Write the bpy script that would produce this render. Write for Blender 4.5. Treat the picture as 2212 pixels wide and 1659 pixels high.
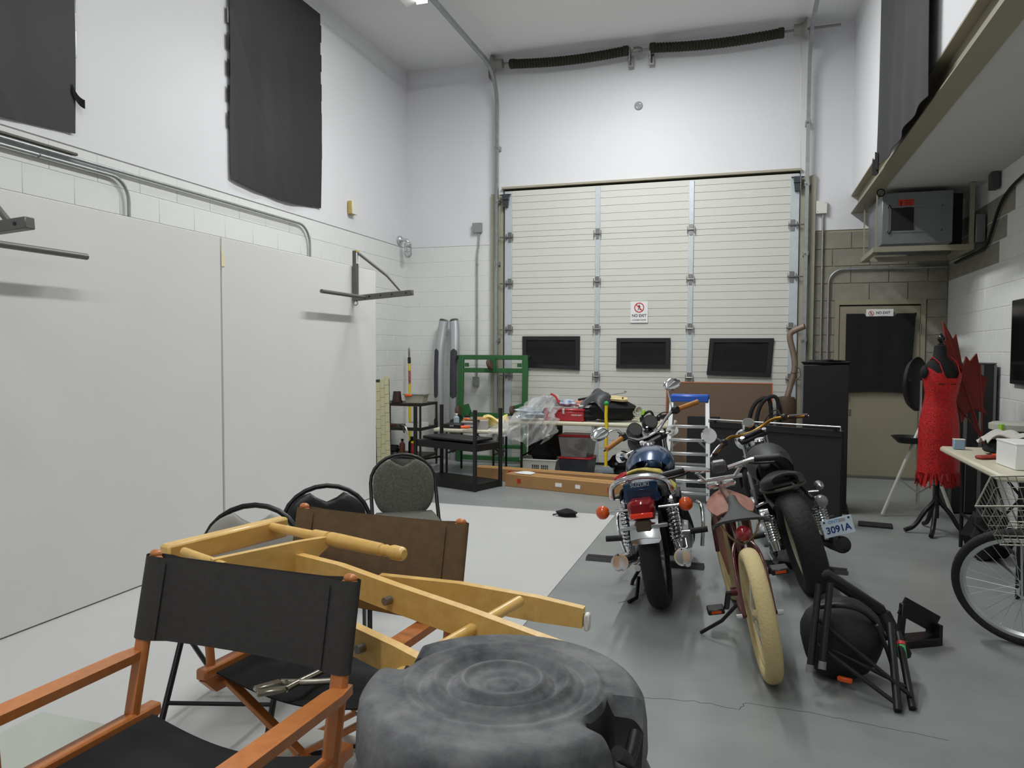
import bpy, bmesh, math, random
from mathutils import Matrix, Vector
random.seed(7)
PI = math.pi
for o in list(bpy.data.objects): bpy.data.objects.remove(o)
SC = bpy.context.scene; COL = SC.collection
# ---------------- camera, world, exposure ----------------
cam = bpy.data.cameras.new('camera'); cam.sensor_width = 36; cam.lens = 1640/2212*36; cam.clip_start = .05
camo = bpy.data.objects.new('camera', cam); COL.objects.link(camo)
camo.matrix_world = Matrix(((0.95429005, -0.01628753, 0.29843796, 0), (0.29885306, 0.03808341, -0.95353894, 0),
                            (0.00416526, 0.99914182, 0.0412102, 1.43), (0, 0, 0, 1)))
SC.camera = camo
W = bpy.data.worlds.new('world'); SC.world = W; W.use_nodes = True
W.node_tree.nodes['Background'].inputs[0].default_value = (.8, .9, 1, 1); W.node_tree.nodes['Background'].inputs[1].default_value = .3
vs = SC.view_settings; vs.view_transform = 'Standard'; vs.look = 'None'; vs.gamma = 1; vs.use_curve_mapping = False
vs.exposure = -0.08
# ---------------- materials ----------------
def lin(c): return tuple(((v/255)/12.92 if v/255 <= .04045 else ((v/255+.055)/1.055)**2.4) for v in c)
MATS = {}
def mat(name, rgb, rough=.6, metal=0., var=.0, scale=8., bump=0., bscale=60., trans=0., alpha=1., emit=0., coat=0., spec=.5, rgb2=None, wood=False, stretch=(1, 1, 1)):
    if name in MATS: return MATS[name]
    m = bpy.data.materials.new(name); m.use_nodes = True; nt = m.node_tree; p = nt.nodes['Principled BSDF']
    c = lin(rgb); p.inputs['Base Color'].default_value = (*c, 1)
    p.inputs['Roughness'].default_value = rough; p.inputs['Metallic'].default_value = metal
    p.inputs['Specular IOR Level'].default_value = spec
    if coat: p.inputs['Coat Weight'].default_value = coat; p.inputs['Coat Roughness'].default_value = .08
    if trans: p.inputs['Transmission Weight'].default_value = trans
    if alpha < 1: p.inputs['Alpha'].default_value = alpha
    if emit: p.inputs['Emission Color'].default_value = (*c, 1); p.inputs['Emission Strength'].default_value = emit
    L = nt.links.new
    if var or bump or wood or rgb2:
        tc = nt.nodes.new('ShaderNodeTexCoord'); mp = nt.nodes.new('ShaderNodeMapping'); mp.inputs['Scale'].default_value = stretch
        L(tc.outputs['Object'], mp.inputs['Vector'])
        if var or rgb2:
            n = nt.nodes.new('ShaderNodeTexNoise'); n.inputs['Scale'].default_value = scale; n.inputs['Detail'].default_value = 5
            n.inputs['Roughness'].default_value = .6
            L(mp.outputs[0], n.inputs['Vector'])
            r = nt.nodes.new('ShaderNodeValToRGB'); r.color_ramp.elements[0].position = .32; r.color_ramp.elements[1].position = .68
            c2 = lin(rgb2) if rgb2 else tuple(min(1, v*(1+var)) for v in c)
            c1 = c if rgb2 else tuple(v*(1-var) for v in c)
            r.color_ramp.elements[0].color = (*c1, 1); r.color_ramp.elements[1].color = (*c2, 1)
            L(n.outputs['Fac'], r.inputs[0]); L(r.outputs[0], p.inputs['Base Color'])
        if bump:
            n2 = nt.nodes.new('ShaderNodeTexNoise'); n2.inputs['Scale'].default_value = bscale; n2.inputs['Detail'].default_value = 4
            L(mp.outputs[0], n2.inputs['Vector'])
            bp = nt.nodes.new('ShaderNodeBump'); bp.inputs['Strength'].default_value = bump; bp.inputs['Distance'].default_value = .01
            L(n2.outputs['Fac'], bp.inputs['Height']); L(bp.outputs[0], p.inputs['Normal'])
    MATS[name] = m; return m
# ---------------- mesh helpers ----------------
def V(*a): return Vector(a)
def TR(x, y, z): return Matrix.Translation((x, y, z))
def RX(a): return Matrix.Rotation(math.radians(a), 4, 'X')
def RY(a): return Matrix.Rotation(math.radians(a), 4, 'Y')
def RZ(a): return Matrix.Rotation(math.radians(a), 4, 'Z')
class B:
    def __init__(s, M=None): s.v = []; s.f = []; s.M = M or Matrix()
    def add(s, vs, fs, M=None):
        T = s.M @ M if M else s.M; k = len(s.v)
        s.v += [tuple(T @ Vector(p)) for p in vs]; s.f += [tuple(i+k for i in f) for f in fs]; return s
    def box(s, c, d, M=None, bev=0):
        x, y, z = d[0]/2, d[1]/2, d[2]/2
        if not bev:
            vs = [(a*x, b*y, e*z) for a in (-1, 1) for b in (-1, 1) for e in (-1, 1)]
            fs = [(0, 1, 3, 2), (4, 6, 7, 5), (0, 4, 5, 1), (2, 3, 7, 6), (0, 2, 6, 4), (1, 5, 7, 3)]
        else:
            bm = bmesh.new(); bmesh.ops.create_cube(bm, size=1)
            for q in bm.verts: q.co = (q.co.x*d[0], q.co.y*d[1], q.co.z*d[2])
            bmesh.ops.bevel(bm, geom=bm.edges[:], offset=min(bev, .49*min(d)), segments=1, affect='EDGES', profile=.5)
            bm.verts.index_update(); vs = [tuple(q.co) for q in bm.verts]; fs = [tuple(q.index for q in f.verts) for f in bm.faces]; bm.free()
        return s.add(vs, fs, TR(*c) @ M if M else TR(*c))
    def bar(s, p0, p1, w, h, up=(0, 0, 1), bev=0, ext=0):
        p0, p1 = Vector(p0), Vector(p1); d = p1-p0; L = d.length; y = d.normalized(); u = Vector(up)
        x = y.cross(u); 
        if x.length < 1e-4: x = y.cross(Vector((1, 0, 0)))
        x.normalize(); z = x.cross(y); c = (p0+p1)/2
        M = Matrix(((x.x, y.x, z.x, c.x), (x.y, y.y, z.y, c.y), (x.z, y.z, z.z, c.z), (0, 0, 0, 1)))
        return s.box((0, 0, 0), (w, L+2*ext, h), None, bev) if False else s._bm(M, (w, L+2*ext, h), bev)
    def _bm(s, M, d, bev):
        T = s.M; s.M = T @ M; s.box((0, 0, 0), d, None, bev); s.M = T; return s
    def tube(s, pts, r, n=8, closed=False, caps=True):
        n = 10 if n == 8 else n; P = [Vector(p) for p in pts]; N = len(P); rr = r if isinstance(r, (list, tuple)) else [r]*N
        vs = []; fs = []; u = None
        for i in range(N):
            if closed: t = P[(i+1) % N]-P[i-1]
            else: t = P[min(i+1, N-1)]-P[max(i-1, 0)]
            t.normalize()
            if u is None:
                a = Vector((0, 0, 1)) if abs(t.z) < .9 else Vector((1, 0, 0)); u = (a-t*a.dot(t)).normalized()
            else:
                u = u-t*u.dot(t); u.normalize()
            w = t.cross(u)
            for j in range(n):
                a = 2*PI*j/n; vs.append(tuple(P[i]+(u*math.cos(a)+w*math.sin(a))*rr[i]))
        for i in range(N if closed else N-1):
            for j in range(n):
                a, b = i*n+j, i*n+(j+1) % n; c, d = ((i+1) % N)*n+j, ((i+1) % N)*n+(j+1) % n
                fs.append((a, b, d, c))
        if caps and not closed: fs.append(tuple(range(n-1, -1, -1))); fs.append(tuple((N-1)*n+j for j in range(n)))
        return s.add(vs, fs)
    def cyl(s, p0, p1, r, r1=None, n=12): return s.tube([p0, p1], [r, r if r1 is None else r1], n)
    def lathe(s, prof, n=24, M=None, cap=True, a0=0, a1=2*PI):
        full = abs(a1-a0-2*PI) < 1e-6; k = n if full else n+1; vs = []; fs = []
        for (r, z) in prof:
            for j in range(k):
                a = a0+(a1-a0)*j/n; vs.append((r*math.cos(a), r*math.sin(a), z))
        for i in range(len(prof)-1):
            for j in range(n):
                b = (j+1) % k; fs.append((i*k+j, i*k+b, (i+1)*k+b, (i+1)*k+j))
        if cap and full:
            if prof[0][0] > 1e-5: fs.append(tuple(range(k-1, -1, -1)))
            if prof[-1][0] > 1e-5: fs.append(tuple((len(prof)-1)*k+j for j in range(k)))
        return s.add(vs, fs, M)
    def prism(s, poly, z0, z1, M=None):
        n = len(poly); vs = [(x, y, z0) for x, y in poly]+[(x, y, z1) for x, y in poly]
        fs = [tuple(range(n-1, -1, -1)), tuple(range(n, 2*n))]+[(i, (i+1) % n, n+(i+1) % n, n+i) for i in range(n)]
        return s.add(vs, fs, M)
    def sph(s, c, r, n=14, m=8, M=None):
        if not isinstance(r, (tuple, list)): r = (r, r, r)
        prof = [(math.sin(PI*i/m), -math.cos(PI*i/m)) for i in range(m+1)]
        T = TR(*c) @ (M or Matrix()) @ Matrix.Diagonal((r[0], r[1], r[2], 1)); return s.lathe(prof, n, T, cap=False)
    def ring(s, c, R, r, M=None, n=28, m=8):
        pts = [(R*math.cos(2*PI*i/n), R*math.sin(2*PI*i/n), 0) for i in range(n)]; T = s.M; s.M = T @ TR(*c) @ (M or Matrix())
        s.tube(pts, r, m, True); s.M = T; return s
    def grid(s, fn, nu, nv, th=0.0):
        P = [[Vector(fn(i/nu, j/nv)) for j in range(nv+1)] for i in range(nu+1)]; k = nv+1
        vs = [tuple(P[i][j]) for i in range(nu+1) for j in range(nv+1)]
        fs = [(i*k+j, (i+1)*k+j, (i+1)*k+j+1, i*k+j+1) for i in range(nu) for j in range(nv)]
        if th:
            off = len(vs)
            for i in range(nu+1):
                for j in range(nv+1):
                    a = P[min(i+1, nu)][j]-P[max(i-1, 0)][j]; b = P[i][min(j+1, nv)]-P[i][max(j-1, 0)]
                    nn = a.cross(b); nn = nn.normalized() if nn.length > 1e-9 else Vector((0, 0, 1))
                    vs.append(tuple(P[i][j]-nn*th))
            fs += [tuple(q+off for q in reversed(f)) for f in fs]
            bd = [(i*k, (i+1)*k) for i in range(nu)]+[((i+1)*k+nv, i*k+nv) for i in range(nu)]
            bd += [(j+1, j) for j in range(nv)]+[(nu*k+j, nu*k+j+1) for j in range(nv)]
            fs += [(b, a, a+off, b+off) for a, b in bd]
        return s.add(vs, fs)
    def mesh(s, name, m, ang=40):
        me = bpy.data.meshes.new(name); me.from_pydata(s.v, [], s.f); me.update()
        bm = bmesh.new(); bm.from_mesh(me); bmesh.ops.recalc_face_normals(bm, faces=bm.faces[:]); bm.to_mesh(me); bm.free()
        if m: me.materials.append(m)
        if ang:
            me.shade_smooth(); me.set_sharp_from_angle(angle=math.radians(ang))
        return me
    def build(s, name, m, parent=None, ang=40, **k):
        o = bpy.data.objects.new(name, s.mesh(name, m, ang)); COL.objects.link(o)
        if parent: o.parent = parent
        if k: tag(o, **k)
        return o
def tag(o, label=None, cat=None, group=None, kind=None):
    if label: o['label'] = label
    if cat: o['category'] = cat
    if group: o['group'] = group
    if kind: o['kind'] = kind
    return o
def thing(name, label, cat, loc=(0, 0, 0), rz=0, group=None):
    o = bpy.data.objects.new(name, None); COL.objects.link(o); o.location = loc; o.rotation_euler = (0, 0, math.radians(rz))
    o.empty_display_size = .1
    return tag(o, label, cat, group)
def copy_tree(o, parent=None):
    c = o.copy(); COL.objects.link(c); c.parent = parent
    for ch in list(o.children): copy_tree(ch, c)
    return c
def inst(name, me, parent=None, loc=(0, 0, 0), rz=0):
    o = bpy.data.objects.new(name, me); COL.objects.link(o); o.location = loc; o.rotation_euler = (0, 0, rz)
    if parent: o.parent = parent
    return o
def text(name, s, size, m, M, parent, ext=.0006, font_scale=1., align='CENTER', bold=False):
    c = bpy.data.curves.new(name, 'FONT'); c.body = s; c.size = size; c.extrude = ext; c.align_x = align; c.align_y = 'CENTER'
    if bold: c.offset = size*.02
    o = bpy.data.objects.new(name, c); COL.objects.link(o)
    dg = bpy.context.evaluated_depsgraph_get(); me = bpy.data.meshes.new_from_object(o.evaluated_get(dg)); bpy.data.objects.remove(o)
    me.transform(M @ Matrix.Diagonal((font_scale, 1, 1, 1))); me.materials.clear(); me.materials.append(m)
    o = bpy.data.objects.new(name, me); COL.objects.link(o); o.parent = parent; return o
def circ(R, n=24, a0=0, a1=2*PI, c=(0, 0)): return [(c[0]+R*math.cos(a0+(a1-a0)*i/n), c[1]+R*math.sin(a0+(a1-a0)*i/n)) for i in range(n+1)]
def arc3(c, R, u, w, a0, a1, n=8):
    c, u, w = Vector(c), Vector(u), Vector(w)
    return [c+u*R*math.cos(math.radians(a0+(a1-a0)*i/n))+w*R*math.sin(math.radians(a0+(a1-a0)*i/n)) for i in range(n+1)]
def smooth(pts, it=2):
    P = [Vector(p) for p in pts]
    for _ in range(it):
        Q = [P[0]]
        for a, b in zip(P[:-1], P[1:]): Q += [a*.75+b*.25, a*.25+b*.75]
        P = Q+[P[-1]]
    return P
# palette
white = mat('white_paint', (222, 222, 226), .55, var=.015, scale=1.5)
blockw = mat('white_block_paint', (222, 223, 221), .6, var=.015, scale=5, bump=.06, bscale=60)
blockg = mat('grey_block', (140, 136, 125), .9, var=.16, scale=5, bump=.5, bscale=90)
mortarw = mat('white_mortar', (220, 221, 216), .7)
mortarg = mat('grey_mortar', (176, 168, 148), .9)
ceilm = mat('ceiling_paint', (232, 233, 233), .8)
galv = mat('galvanised_steel', (165, 168, 168), .42, .7, var=.12, scale=14)
steel = mat('dull_steel', (140, 140, 138), .4, .9)
chrome = mat('chrome', (225, 226, 228), .12, 1.)
alum = mat('aluminium', (205, 207, 208), .35, .9)
blackm = mat('black_metal', (22, 22, 24), .42, .3)
blackp = mat('black_plastic', (20, 20, 21), .5)
blackr = mat('black_rubber', (26, 26, 26), .8, bump=.2, bscale=80)
blackc = mat('black_cloth', (15, 15, 17), .9, var=.3, scale=30, bump=.15, bscale=200)
beige = mat('beige_steel', (164, 160, 142), .55, var=.06, scale=4)
doorm = mat('door_panel_white', (210, 210, 203), .5, var=.015, scale=3)
redp = mat('red_plastic', (150, 22, 26), .4)
yellowp = mat('yellow_plastic', (225, 196, 20), .45)
orangep = mat('orange_plastic', (235, 95, 30), .4)
whitep = mat('white_plastic', (222, 222, 216), .4)
creamp = mat('cream_plastic', (205, 200, 178), .45)
greyp = mat('grey_plastic', (120, 122, 124), .5)
# ---------------- the room ----------------
def S(name, b, m, parent=None): return b.build(name, m, parent, ang=None, kind='structure')
conc = mat('painted_concrete', (122, 125, 125), .36, rgb2=(140, 144, 143), scale=1.6, bump=.03, bscale=300)
S('floor', B().box((-1.2, 2.9, -.05), (7.2, 14, .1)), conc)
S('ceiling', B().box((-1.75, 2.9, 5.3), (5.8, 14, .1)), ceilm)
S('ceiling_mezzanine', B().box((1.78, 2.9, 3.13), (1.09, 13.8, .14)), mat('soffit_paint', (196, 196, 192), .8))
S('wall_mezzanine', B().box((1.16, 2.9, 4.26), (.14, 13.8, 1.98)), white)
S('wall_front', B().box((-1.2, -4.05, 2.6), (7.2, .1, 5.4)), white)
wl = S('wall_left', B().box((-4.63, 2.8, 2.6), (.2, 13.8, 5.3)), mortarw)
S('drywall_panel', B().box((-4.53, 2.8, 4.053), (.02, 13.6, 2.394)), white, wl)
wr = S('wall_right', B().box((2.21, 2.8, 1.6), (.2, 13.8, 3.3)), mortarw)
wb = S('wall_back', B().box((-3.83, 9.71, 2.6), (1.4, .2, 5.3)).box((-1.3, 9.71, 4.42), (3.66, .2, 1.66)).box((.736, 9.71, 2.6), (.4, .2, 5.3))
       .box((1.415, 9.71, 3.67), (.96, .2, 3.2)).box((2.1, 9.71, 2.6), (.41, .2, 5.3)).box((-1.2, 9.83, 2.6), (7.2, .04, 5.3)), mortarg)  # last box: added unseen backing behind both doors, blocks outside light at the gaps
S('drywall_panel', B().box((-3.83, 9.603, 4.055), (1.38, .014, 2.39)).box((-1.3, 9.603, 4.42), (3.68, .014, 1.66)).box((1.33, 9.603, 4.06), (1.58, .014, 2.38)), white, wb)
S('mortar_bed', B().box((-3.84, 9.606, 1.43), (1.4, .008, 2.86)), mortarw, wb)
def blockmesh(w, h, t, m): return B().box((0, 0, 0), (w, t, h), None, .0022).mesh('block', m)
bm_ = {}
def block(w, kind):
    k = (round(w, 3), kind)
    if k not in bm_: bm_[k] = blockmesh(w-(.0025 if kind else .008), .195 if kind else .192, .03, blockw if kind else blockg)
    return bm_[k]
def course(par, z, u0, u1, place, kindf, odd):
    u = u0-(.2 if odd else 0)
    while u < u1-1e-6:
        a, e = max(u, u0), min(u+.4, u1)
        if e-a > .03:
            c = (a+e)/2; o = inst('block', block(e-a, kindf(c, z)), par); place(o, c, z)
        u += .4
def pl_back(o, c, z): o.location = (c, 9.611 if c > 0 else 9.6145, z)
def pl_left(o, c, z): o.location = (-4.5415, c, z); o.rotation_euler = (0, 0, PI/2)
def pl_right(o, c, z): o.location = (2.1215, c, z); o.rotation_euler = (0, 0, PI/2)
for k in range(14):
    z = 2.75-.2*k
    course(wb, z, -4.535, -3.285, pl_back, lambda c, z: 1, k % 2)
    if z > 2.07: course(wb, z, .70, 2.1, pl_back, lambda c, z: 0, k % 2)
    else:
        course(wb, z, .70, .937, pl_back, lambda c, z: 0, k % 2); course(wb, z, 1.893, 2.1, pl_back, lambda c, z: 0, k % 2)
    if k < 2: course(wl, z, 2.4, 9.602, pl_left, lambda c, z: 1, k % 2)
    else: course(wl, z, 7.2, 9.602, pl_left, lambda c, z: 1, k % 2)
def rk(c, z): return 1 if (z > 2.86 or z < 2.25 or (c < 7.65 and z < 2.4) or (c < 7.45)) else 0
for k in range(15): course(wr, 2.95-.2*k, 4.8, 9.602, pl_right, rk, k % 2)
# steel I-beam carrying the upper wall
b = B()
for z in (3.056, 3.254): b.box((1.16, 2.9, z), (.15, 13.7, .012))
b.box((1.16, 2.9, 3.155), (.008, 13.7, .19))
b.build('steel_beam', mat('beam_paint', (146, 139, 120), .5), None, None, label='long beige steel I-beam under the white upper right wall', cat='beam')
# white studio floor sheet and flats
wf = mat('white_vinyl', (188, 188, 187), .4, var=.02, scale=3, bump=.02, bscale=200)
B().box((-2.31, .8, .002), (2.4, 11.6, .004)).build('studio_floor_sheet', wf, None, None, label='white vinyl studio floor sheet covering the concrete beside the flats', cat='floor sheet')
flatm = mat('flat_white', (216, 216, 214), .6, var=.012, scale=2)
def flat(y0, y1, lab, top=2.218):
    t = thing('studio_flat', lab, 'panel', (-3.5, (y0+y1)/2, 0), 0, 'white studio flats along the left wall'); w = y1-y0
    B().box((-.012, 0, top/2+.006), (.022, w-.012, top-.01), None, .003).build('panel_board', flatm, t)
    for y in (-w/2+.06, 0, w/2-.06): B().box((-.05, y, top/2), (.05, .04, top)).build('frame_stud', mat('pine_stud', (190, 160, 110), .7, var=.1), t)
    return t
flat(-2.5, 4.437, 'white studio flat filling the left edge of the photo, with a dark bar bracket')
flat(4.445, 6.72, 'white studio flat ending near the back left corner, with triangular bracket on it')
B().box((-3.497, 4.455, 2.05), (.002, .035, .06)).prism([(-.0175, 0), (.0175, 0), (-.0175, .07)], -.001, .001, TR(-3.4965, 4.455, 2.08) @ RZ(90) @ RX(90)).build('tape_scrap', mat('cream_tape', (228, 220, 180), .6), None, None, label='small cream tape scrap at the seam between the two white flats', cat='tape')
fl = bpy.data.objects['floor']; ck = mat('crack_dark', (62, 60, 56), .9)
def crack(pts, r):
    rr = random.Random(len(pts)); P = [V(x, y, .0) for x, y in pts]; Q = []
    for a, c in zip(P[:-1], P[1:]):
        for k in range(6): Q.append(a+(c-a)*(k/6)+V(rr.uniform(-.008, .008), rr.uniform(-.008, .008), 0))
    Q.append(P[-1]); B(Matrix.Diagonal((1, 1, .3, 1))).tube(Q, r, 6).build('floor_crack', ck, fl)
crack([(-0.409, 3.128), (-0.195, 3.153), (-0.012, 3.139), (0.005, 3.204), (0.303, 3.188), (0.499, 3.153), (0.727, 3.117)], .0018)
crack([(-0.697, 4.277), (-0.631, 4.367), (-0.571, 4.521), (-0.601, 4.684), (-0.6, 4.858)], .003)
# ---------------- sectional garage door ----------------
gd = thing('door_1', None, None, (0, 0, 0)); gd['kind'] = 'structure'
jz = [0.0, .53, 1.13, 1.733, 2.336, 2.94, 3.545]
slatcache = {}
for i in range(6):
    z0, z1 = jz[i], jz[i+1]; sec = B().box((-1.298, 9.60, (z0+z1)/2), (3.62, .03, z1-z0-.006)).build('door_section', mat('door_core', (185, 185, 174), .7), gd, None)
    cuts = [0, .12, .26, .42, .58, .74, .88, 1] if i else [0, .2, .4, .6, .8, 1]
    for a, e in zip(cuts[:-1], cuts[1:]):
        h = (e-a)*(z1-z0); k = round(h, 3)
        if k not in slatcache: slatcache[k] = B().box((0, 0, 0), (3.62, .012, h-.003), None, .0012).mesh('slat', doorm)
        inst('slat', slatcache[k], sec, (-1.298, 9.582, z0+(a+e)/2*(z1-z0)))
STX = [-3.05, -1.865, -.71, .475]
def hinge(x, z, end):
    b = B().box((0, -.004, .035), (.05, .004, .06)).box((0, -.004, -.035), (.04, .004, .06)).cyl((-.05, -.012, 0), (.05, -.012, 0), .011, n=8)
    for s in (-.045, .045): b.box((s, -.012, 0), (.005, .03, .085))
    if end: b.cyl((.02*end, -.03, 0), (.13*end, -.03, 0), .008, n=8)
    return b
for i, x in enumerate(STX):
    w = .1 if i in (0, 3) else .062
    for k in range(6):
        z0, z1 = jz[k], jz[k+1]; B().box((x, 9.568, (z0+z1)/2), (w, .016, z1-z0-.02), None, .003).build('stile', mat('stile_zinc', (196, 203, 208), .4, .25, var=.06, scale=9), gd)
    for k in range(1, 6):
        e = -1 if i == 0 else 1 if i == 3 else 0
        hb = hinge(x, 0, e); hb_o = hb.build('hinge', steel, gd); hb_o.location = (x-(.02*e), 9.556, jz[k])
for i, x in ((0, -3.08), (3, .5)):
    B().box((x, 9.53, 3.46), (.085, .06, .07)).prism([(-.04, 0), (.04, 0), (.03, -.1), (-.03, -.1)], -.02, .02, TR(x, 9.535, 3.43) @ RX(90)).cyl((x-.07, 9.53, 3.49), (x+.07, 9.53, 3.49), .009).build('top_roller_bracket', mat('dark_steel', (70, 74, 80), .5, .6), gd)
B().box((-1.298, 9.575, .015), (3.62, .05, .03)).build('bottom_seal', blackr, gd)
# header lip and steel jambs
S('trim_1', B().box((-1.3, 9.57, 3.585), (3.68, .05, .025)), mat('trim_wood', (165, 158, 140), .6))
def jamb(name, xa, xb, top, sgn):
    b = B().box(((xa+xb)/2, 9.595, top/2), (abs(xb-xa), .02, top))
    xo = xa if sgn < 0 else xb
    b.box((xo-sgn*.025, 9.57, top/2), (.05, .06, top)).box((xo-sgn*.1, 9.585, top/2), (.03, .04, top))
    return S(name, b, beige)
jamb('trim_2', -3.285, -3.13, 3.51, -1); jamb('trim_3', .54, .70, 3.508, 1)
# tracks: vertical run, bend, then horizontal run towards the room
def track(x, lab, flip):
    zc = 4.62; R = .42; pts = [(x, 9.47, .05)]
    pts += [(x, 9.47, zc-.05+.01)]
    pts += [(x, 9.47-R+R*math.cos(math.radians(a)), zc+R*math.sin(math.radians(a))) for a in range(0, 91, 10)]
    pts += [(x, 5.6, zc+R+.04)]
    t = thing('door_track', lab, 'track', (x, 9.47, 0), 0, 'garage door tracks')
    q = [(p[0]-x, p[1]-9.47, p[2]) for p in pts]; w = .028
    b = B()
    for dx, dw, dn in ((-.0, .036, 0), (.018*flip, .004, .022), (-.018*flip, .004, .018)):
        vs = []; fs = []
        for i, p in enumerate(q):
            t0 = Vector(q[min(i+1, len(q)-1)])-Vector(q[max(i-1, 0)]); t0.normalize(); nrm = Vector((0, t0.z, -t0.y))*-1
            c = Vector(p)+Vector((dx, 0, 0))-nrm*(dn)
            th = .004 if dn == 0 else .045
            for a, e in ((-1, -1), (1, -1), (1, 1), (-1, 1)): vs.append(c+Vector((a*dw/2, 0, 0))+nrm*(e*th/2))
        for i in range(len(q)-1):
            for j in range(4): fs.append((i*4+j, i*4+(j+1) % 4, (i+1)*4+(j+1) % 4, (i+1)*4+j))
        b.add(vs, fs)
    b.build('track_channel', galv, t)
    for z in (.5, 1.6, 2.6, 3.4, 4.1): B().box((0, .065, z), (.06, .12, .05)).cyl((.02*flip, -.01, z), (.02*flip, -.03, z), .012, n=6).build('wall_bracket', galv, t)
    return t
track(-3.19, 'galvanised left garage door track curving up to the ceiling', 1)
track(.60, 'galvanised right garage door track curving up beside the upper wall', -1)
# torsion springs
tx = thing('torsion_spring_assembly', 'dark coiled torsion springs and cable drums above the garage door', 'door spring', (-1.3, 9.42, 5.11))
dk = mat('greasy_spring', (50, 50, 38), .75, .3, var=.3, scale=40, bump=.6, bscale=120)
B().cyl((-1.95, 0, .03), (-.12, 0, .0), .014).cyl((.0, 0, .0), (2.22, 0, .03), .014).cyl((-.15, 0, 0), (.1, 0, 0), .014).build('shaft', steel, tx)
def spring(x0, x1, sag, nm='spring'):
    b = B(); n = 42; L = x1-x0
    for i in range(n):
        u = i/(n-1); x = x0+L*u; z = -sag*math.sin(PI*u)+.012
        b.lathe([(.05, -L/n/2), (.058, -L/n/4), (.058, L/n/4), (.05, L/n/2)], 14, TR(x, 0, z) @ RY(90), cap=False)
    b.lathe([(.02, -.03), (.06, -.03), (.06, .03), (.02, .03)], 14, TR(x0+.02, 0, .012) @ RY(90)).lathe([(.02, -.03), (.06, -.03), (.06, .03), (.02, .03)], 14, TR(x1-.02, 0, .012) @ RY(90))
    return b.build('spring', dk, tx)
spring(-1.68, -.19, .035); spring(.1, 1.6, .035)
for x in (-.16, .09): B().box((x, .03, -.04), (.012, .13, .17)).box((x, .1, -.09), (.07, .02, .13)).build('centre_bracket', steel, tx)
B().lathe([(.015, -.05), (.045, -.05), (.045, .02), (.03, .05), (.015, .05)], 12, TR(-.06, 0, 0) @ RY(90)).build('coupler', steel, tx)
for x, s in ((-1.87, -1), (1.8, 1)):
    B().lathe([(.02, -.08), (.06, -.08), (.062, -.03), (.07, .02), (.115, .05), (.12, .06), (.02, .06)], 24, TR(x, 0, .03) @ RY(90*s)).build('cable_drum', mat('drum_grey', (150, 148, 142), .5, .5), tx)
    B().tube([(x, -.06, .0), (x+.01*s, .0, -1.0), (x+.03*s, .03, -1.7), (x+.03*s, .1, -5.0)], .003, 5).build('lift_cable', steel, tx)
    B().box((x+.1*s, .05, -.04), (.012, .16, .2)).build('end_bracket', steel, tx)
# black cloths taped over the door windows
def wcover(x0, x1, z0, z1, dz, lab, sh=0):
    t = thing('window_cover', lab, 'cloth', ((x0+x1)/2, 9.565, z0), 0, 'black cloths over the garage door windows'); w, h = x1-x0, z1-z0
    def fn(u, v): return ((u-.5)*w+sh*(1-v), -.008-.006*math.sin(u*9+v*5)*(u*(1-u)*4)-.004*math.sin(v*11), v*h-(1-v)*dz*u)
    B().grid(fn, 16, 10, .003).build('cloth_panel', blackc, t)
    tp = mat('black_tape', (30, 30, 33), .35)
    for a, e in (((0, 1), (1, 1)), ((0, 0), (1, 0)), ((0, 0), (0, 1)), ((1, 0), (1, 1))):
        p, q = Vector(fn(*a)), Vector(fn(*e)); ins = Vector((.03 if a[0] == 0 and e[0] == 0 else -.03 if a[0] == 1 and e[0] == 1 else 0, -.012, -.025 if a[1] == 1 and e[1] == 1 else .025 if a[1] == 0 and e[1] == 0 else 0))
        B().bar(p+ins, q+ins, .05, .004, up=(0, -1, 0)).build('tape_strip', tp, t)
wcover(-2.85, -2.08, 1.24, 1.645, .03, 'black cloth taped over the left garage door window beside the green frame')
wcover(-1.61, -.94, 1.24, 1.62, .0, 'black cloth taped over the middle garage door window under the sign')
wcover(-.47, .27, 1.17, 1.615, .02, 'black cloth taped over the right garage door window beside the exhaust pipe', -.03)
# signs
signw = mat('sign_white', (236, 236, 236), .4); signr = mat('sign_red', (200, 40, 45), .4); signk = mat('sign_black', (20, 20, 22), .4); signy = mat('sign_edge', (120, 120, 120), .5)
def stick(b, M, s):  # walking figure
    b.M = M; b.prism(circ(.13*s, 10, c=(-.02*s, .62*s)), 0, .001)
    b.prism([(-.16*s, .46*s), (.12*s, .46*s), (.14*s, -.05*s), (-.12*s, -.05*s)], 0, .001)
    b.prism([(-.12*s, -.05*s), (.02*s, -.05*s), (-.12*s, -.35*s), (-.3*s, -.66*s), (-.42*s, -.6*s), (-.26*s, -.3*s)], 0, .001)
    b.prism([(0, -.05*s), (.14*s, -.05*s), (.24*s, -.32*s), (.32*s, -.7*s), (.18*s, -.72*s), (.1*s, -.36*s)], 0, .001)
    b.prism([(.12*s, .46*s), (.36*s, .14*s), (.27*s, .06*s), (.08*s, .3*s)], 0, .001); b.prism([(-.16*s, .46*s), (-.38*s, .16*s), (-.3*s, .08*s), (-.08*s, .28*s)], 0, .001)
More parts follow.
